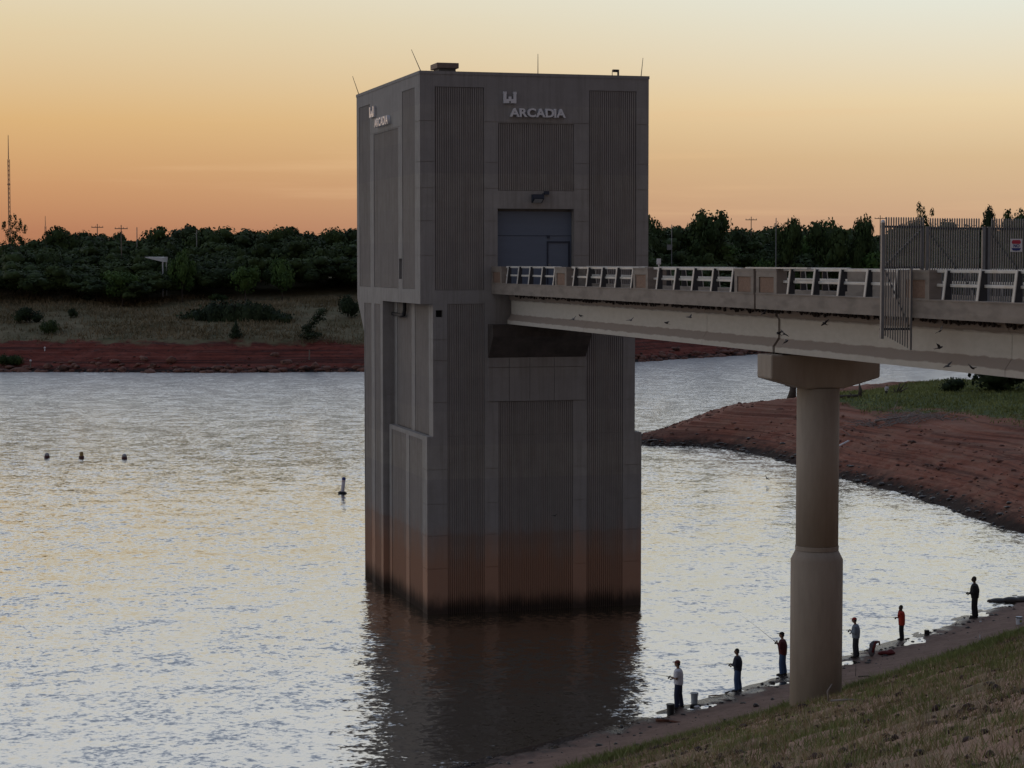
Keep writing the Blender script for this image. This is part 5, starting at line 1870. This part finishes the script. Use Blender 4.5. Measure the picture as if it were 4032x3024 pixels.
white = cloth('white_cotton', (.62, .62, .68)); navy = cloth('navy_cloth', (.020, .024, .045)); jeans = cloth('blue_denim', (.045, .085, .18)); djeans = cloth('dark_denim', (.018, .026, .062))
maroon = cloth('maroon_cloth', (.085, .012, .016)); grey = cloth('grey_fleece', (.20, .24, .29)); orange = cloth('orange_red_cloth', (.42, .035, .018)); black = cloth('black_cloth', (.012, .013, .018)); red = cloth('red_cap_cloth', (.33, .02, .02)); dred = cloth('dull_red_cap', (.16, .035, .03)); blackcap = cloth('black_cap', (.015, .012, .012)); charcoal = cloth('charcoal_cloth', (.03, .032, .04))
FACE = math.atan2(.30, -.95)
PEOPLE = [
    # px feet, py feet, py top
    (2672, 2787, 2595, dict(shirt=white, pants=djeans, cap=dred, sleeves='short', stance=.10, step=.03, shirt_hem=.485), 'person in white T-shirt and dull red cap fishing beside the grey bucket', ((.36, .02, .66), 0)),
    (2905, 2720, 2549, dict(shirt=navy, pants=jeans, sleeves='long', stance=.09, step=.025, bulk=1.12, shirt_hem=.47, wr=((.145, .03, .62), (.13, -.04, .585))), 'bareheaded person in dark navy top and blue jeans holding a rod low', ((.40, .02, .60), 0)),
    (3082, 2657, 2484, dict(shirt=maroon, pants=jeans, cap=blackcap, sleeves='long', stance=.06, step=.03, bulk=1.1, shirt_hem=.465, wr=((.12, .03, .745), (.13, -.05, .70)), elb=((.03, .13, .65), (.02, -.13, .64))), 'person in maroon jacket, jeans and black cap fishing left of the column', ((.42, .02, .97), 0)),
    (3370, 2588, 2427, dict(shirt=grey, pants=charcoal, cap=red, sleeves='long', stance=.05, step=.02, bulk=1.08, shirt_hem=.48, head_dx=.018, wr=((.125, .04, .665), (.11, -.05, .60))), 'person in grey sweatshirt and bright red cap right of the column', ((.40, .02, .66), 0)),
    (3550, 2518, 2379, dict(shirt=orange, pants=black, sleeves='long', stance=.01, step=.012, bulk=1.0, shirt_hem=.42, skin='skin_dark', wr=((.068, .012, .865), (.13, -.05, .62)), elb=((.075, .12, .69), (.02, -.125, .64))), 'person in long orange-red jacket with one hand raised to the mouth', ((.34, .0, .61), 0)),
    (3838, 2433, 2266, dict(shirt=black, pants=black, sleeves='long', stance=.03, step=.022, bulk=1.12, shirt_hem=.48, skin='skin_dark', wr=((.14, .03, .60), (.125, -.045, .575))), 'tall bareheaded person all in black standing farthest along the shore', ((.36, .02, .62), 0)),
]
for px, yf, yt, kw, lab, (tipf, _) in PEOPLE:
    p = shore_at(px, yf)
    d = p[1]
    H = (yf - yt) * d / FPX
    e, H = person((p[0], p[1], p[2] - .015), FACE, H, lab, **kw)
    wr = kw.get('wr', ((.150, .035, .640), (.125, -.045, .600)))
    w0 = np.array(wr[0] if 'orange' not in lab else wr[1])
    grip = (w0[0] + .045, w0[1] - .012 if w0[1] > 0 else w0[1] + .012, w0[2] + .004)
    tip = np.array([tipf[0], 0, tipf[2]]) - np.array([w0[0], 0, w0[2]])
    tip = tip / np.linalg.norm(tip) * 1.9
    rod((p[0], p[1], p[2]), FACE, H, grip, np.array(grip) * H + tip + np.array([0, .0, 0]), 'thin fishing rod held by the ' + lab.replace('bareheaded ', '').replace('tall ', '').split(' fishing')[0].split(' holding')[0].split(' right of')[0].split(' with')[0].split(' standing')[0], reel=True)

# far off figure in white on the point
p = ground_hit(3490, 1552, pen_z, 195, 244)
person((p[0], p[1], p[2] - .3), FACE + 2.2, 1.25, 'small far-off person in white on the grass crest of the point', white, charcoal, None, 'long', lean=.10)[0]['group'] = 'people on the point'

# ------------------------------------------------------------------ gear on the ledge
M['bucket_grey'] = surf('grey_plastic', (.26, .30, .34), (.33, .37, .41), 4, .5)
M['bucket_white'] = surf('white_plastic', (.50, .54, .60), (.58, .62, .68), 4, .45)
M['label_green'] = surf('label_yellow_green', (.24, .26, .05), (.32, .33, .08), 30, .5)
M['black_plastic'] = surf('black_plastic', (.012, .012, .013), (.02, .02, .022), 4, .5)


def bucket(px, py, r, h, mat, label, rim=None, lab_mat=None, lid=False):
    p = shore_at(px, py)
    e = empty('bucket', p - np.array([0, 0, .02]), .4, label, 'bucket')
    mb = MB(); mb.lathe([(r * .86, 0), (r * .9, h * .3), (r, h), (r * .93, h - .01), (r * .8, .03)], n=24, cap=False)
    mb.add([(r * .86 * cos(a), r * .86 * sin(a), .003) for a in np.linspace(0, 2 * pi, 24, False)], [tuple(range(24))])
    mb.build('pail', mat, e, smooth=False)
    mb = MB(); mb.lathe([(r + .008, h - .05), (r + .016, h - .02), (r + .008, h + .005)], n=24, cap=lid); mb.build('rim', rim or mat, e)
    mb = MB(); mb.tube([(r * cos(a) * 1.05, r * sin(a) * .25 - r * .5, h - .05 - .09 * sin(a)) for a in np.linspace(0, pi, 9)], .005, 5); mb.build('handle', M['steel_dark'], e)
    if lab_mat:
        mb = MB()
        aa = np.linspace(-pi * .62, -pi * .36, 6)
        q = [(r * .975 * cos(a), r * .975 * sin(a), z) for z in (h * .35, h * .62) for a in aa]
        mb.add(q, [(i, i + 1, i + 7, i + 6) for i in range(5)]); mb.build('label', lab_mat, e)
    return e


bucket(2640, 2814, .15, .40, M['black_plastic'], 'black bucket nearest the camera, left of the person in white')
bucket(2734, 2770, .14, .43, M['bucket_grey'], 'tall grey bucket between the white shirt and navy figures')
bucket(4012, 2458, .15, .36, M['bucket_white'], 'white bucket with dark rim and yellow-green label at the right edge', M['black_plastic'], M['label_green'])


def blobthing(name, px, py, parts, mat, label, cat, vox=.02):
    p = shore_at(px, py)
    mb = MB()
    for c, r in parts: mb.ball(c, r, 10, 8)
    o = link(name, remeshed(mb, name, mat, vox), None, p)
    return tag(o, label, cat)


bag_red = cloth('red_bag_cloth', (.16, .018, .018), .5); bag_grey = cloth('grey_bag_cloth', (.16, .15, .17)); bag_blk = cloth('black_bag_cloth', (.014, .014, .016))
b = blobthing('tackle_bag', 2738, 2786, [((0, 0, .06), (.20, .12, .07)), ((-.12, 0, .05), (.10, .1, .06)), ((.14, .02, .07), (.09, .1, .05))], bag_blk, 'flat black bag with a white towel by the grey bucket', 'bag')
mb = MB(); mb.ball((.05, -.10, .05), (.12, .06, .045), 10, 6); mb.build('towel', M['white'], b, smooth=True)
blobthing('red_heap', 3490, 2578, [((0, 0, .08), (.34, .2, .10)), ((.18, .05, .12), (.16, .14, .10)), ((-.2, 0, .06), (.18, .15, .08)), ((.3, .1, .06), (.12, .1, .06))], bag_red, 'low dark red heap of cloth lying on the ledge', 'bag')
b = blobthing('standing_bag', 3432, 2586, [((0, 0, .22), (.15, .14, .22)), ((.02, 0, .46), (.13, .12, .16)), ((.10, 0, .62), (.11, .08, .06)), ((.2, 0, .60), (.08, .06, .05))], bag_grey, 'upright grey and red bundle beside the low red heap', 'bundle')
mb = MB(); mb.tube([(.02, -.13, .20), (.08, -.13, .42), (.16, -.10, .66), (.30, -.05, .64), (.34, 0, .50)], [.05, .06, .05, .05, .03], 7); mb.build('red_strap', bag_red, b, smooth=True)
p = shore_at(3649, 2500)
mb = MB(); mb.obox((0, 0, .10), (.10, 0, 0), (0, .08, 0), (0, 0, .10)); mb.obox((0, 0, .21), (.108, 0, 0), (0, .088, 0), (0, 0, .012)); mb.tube([(-.06, 0, .22), (-.05, 0, .27), (.05, 0, .27), (.06, 0, .22)], .008, 5)
o = mb.build('tackle_box', M['black_plastic'], None, bevel=.008); o.location = p; tag(o, 'small black tackle box at the water edge between the orange and black figures', 'box')


def stick(name, px, py, pts, rad, mat, label, cat):
    p = shore_at(px, py)
    mb = MB()
    for a in pts: mb.tube(a, [rad, rad * .8, rad * .35] if len(a) == 3 else [rad, rad * .5], 6)
    o = mb.build(name, mat, None, smooth=True); o.location = p
    return tag(o, label, cat)


M['log_red'] = surf('wet_red_log', (.10, .038, .024), (.16, .07, .045), 6, .8, .4, 30)
stick('driftwood_log', 2645, 2846, [[(-.55, .25, .04), (0, 0, .06), (.48, -.30, .04)], [(-.1, .05, .06), (-.55, .10, .10)]], .055, M['log_red'], 'reddish driftwood log on the ledge below the black bucket', 'log')
stick('driftwood', 2880, 2732, [[(-.22, -.05, .02), (-.05, 0, .10), (.18, 0, .06)], [(-.25, 0, .02), (-.1, .06, .08)]], .03, M['bark'], 'small dark stick on the ledge under the navy figure', 'stick')
stick('driftwood', 3180 - 360, 2735 + 8, [[(-.3, 0, .02), (0, .03, .05), (.3, .05, .02)]], .028, M['log_red'], 'thin reddish stick between the grey bucket and the navy figure', 'stick')
stick('driftwood', 3415, 2668, [[(-.35, .05, .02), (0, 0, .06), (.3, -.05, .03)]], .03, M['bark'], 'dark stick on the ledge just right of the column base', 'stick')
stick('bleached_branch', 3350, 2768, [[(-.45, .1, .03), (0, 0, .08), (.42, -.06, .05)], [(-.5, .12, .02), (-.52, .1, .25), (-.42, .1, .42)]], .025, M['deadwood'], 'pale bleached branch in the dark drift band of the bank', 'branch')
stick('stake', 3369, 2664, [[(0, 0, -.1), (.01, 0, .75)]], .012, M['steel_dark'], 'thin upright stake on the ledge below the grey figure', 'stake')
stick('weed_stalk', 2400, 2985, [[(0, 0, -.05), (.02, 0, .35), (-.02, 0, .62)]], .008, M['bark'], 'single dark weed stalk at the lower edge of the bank', 'stalk')
stick('bottle', 3858, 2519, [[(0, 0, 0), (0, 0, .15), (0, 0, .17)], [(0, 0, .15), (0, 0, .21)]], .035, M['white'], 'small white bottle at the edge of the grass', 'bottle')
stick('litter', 3860, 2450, [[(-.05, 0, .02), (.05, 0, .03), (.06, 0, .03)]], .04, M['white'], 'white scrap of litter on the ledge below the black figure', 'litter')
b = blobthing('rock', 2975, 2784, [((0, 0, .06), (.11, .09, .09)), ((.05, 0, .04), (.1, .08, .06))], M['rock_dark'], 'lone dark rock at the edge of the grass left of the column', 'rock')
b = blobthing('rock', 3160, 2790, [((0, 0, .05), (.16, .1, .09)), ((.14, 0, .03), (.1, .08, .06))], M['clod'], 'dark red-brown clod in the grass right below the column base', 'rock')
b = blobthing('rock_ledge', 3985, 2372, [((-.6, .2, .05), (.5, .3, .14)), ((0, .1, .1), (.5, .3, .17)), ((.6, 0, .12), (.5, .3, .18)), ((-.95, .3, .02), (.25, .2, .1)), ((1.2, -.1, .15), (.5, .3, .2))], M['rock_dark'], 'low black rock jutting into the water at the right edge', 'rock', .04)

# ------------------------------------------------------------------ swallows
M['bird'] = surf('swallow_plumage', (.010, .010, .014), (.02, .019, .024), 20, .6)
mb = MB()
mb.tube([(-.075, 0, 0), (-.03, 0, .0), (.02, 0, .002), (.055, 0, .006), (.075, 0, .004)], [.006, .02, .024, .017, .004], 8)
for s in (1, -1):
    q = [(.03, .012 * s, .008), (.02, .07 * s, .035), (-.03, .15 * s, .05), (-.035, .10 * s, .034), (-.03, .012 * s, .004)]
    q2 = [(a, b_, c - .006) for a, b_, c in q]
    mb.add(q + q2, [(0, 1, 2, 3), (0, 3, 4), (5, 8, 7, 6), (5, 9, 8)] + [(i, (i + 1) % 5, 5 + (i + 1) % 5, 5 + i) for i in range(5)])
    t = [(-.06, .004 * s, .002), (-.14, .03 * s, .002), (-.10, .006 * s, .002)]
    mb.add(t + [(a, b_, c - .004) for a, b_, c in t], [(0, 1, 2), (5, 4, 3), (0, 1, 4, 3), (1, 2, 5, 4), (0, 2, 5, 3)])
bird_me = mb.mesh('swallow', M['bird'])
BIRDS = [(2258, 1257, 2.2), (2284, 1243, 2.4), (2483, 1261, 2.0), (2716, 1249, 2.6), (2623, 1272, 2.0), (3009, 1234, 2.9), (3066, 1313, 2.4), (3087, 1315, 2.1), (3247, 1274, 2.6), (3702, 1303, 2.2), (3700, 1369, 2.0), (3731, 1442, 2.5), (3828, 1449, 2.3), (3096, 1345, 2.7), (2184, 2031, None)]
BL_ = ['flying close under the deck near the tower, lower of two', 'flying close under the deck near the tower, upper of two', 'passing the pale girder right of the two near the tower', 'tilted in front of the girder midway to the column', 'low on the girder left of the tilted one',
       'right under the deck edge left of the girder gap', 'just left of the dark girder gap', 'just right of the dark girder gap', 'high on the girder between the gap and the hanging fence', 'right of the hanging fence, upper of two', 'right of the hanging fence, lower of two',
       'below the girder face near the right edge, left of two', 'with wide wings below the girder near the right edge', 'low beside the girder gap above the pier cap', 'flying in front of the stained base of the tower']
Crow = np.array([0, 0, CAM_Z])
for k, ((px, py, u), lab) in enumerate(zip(BIRDS, BL_)):
    d = ray(px, py)
    if u is None: Pp, n = UV_O - UVV * 1.5, UVV
    else: Pp, n = UV_O + UVU * u, UVU
    p = Crow + d * (np.dot(Pp - Crow, n) / np.dot(d, n))
    o = link('swallow', bird_me, None, p, (RNG.uniform(-.9, .9), RNG.uniform(-.6, .6), RNG.uniform(0, 6.28)), 1.15)
    tag(o, 'dark swallow ' + lab, 'bird', 'swallows flying round the bridge')
p = on_z(3020, 1905); p = p + np.array([0, 0, .4])
o = link('swallow', bird_me, None, p, (.9, .5, 2.2), 1.8); tag(o, 'brownish bird skimming low over the water left of the column', 'bird')
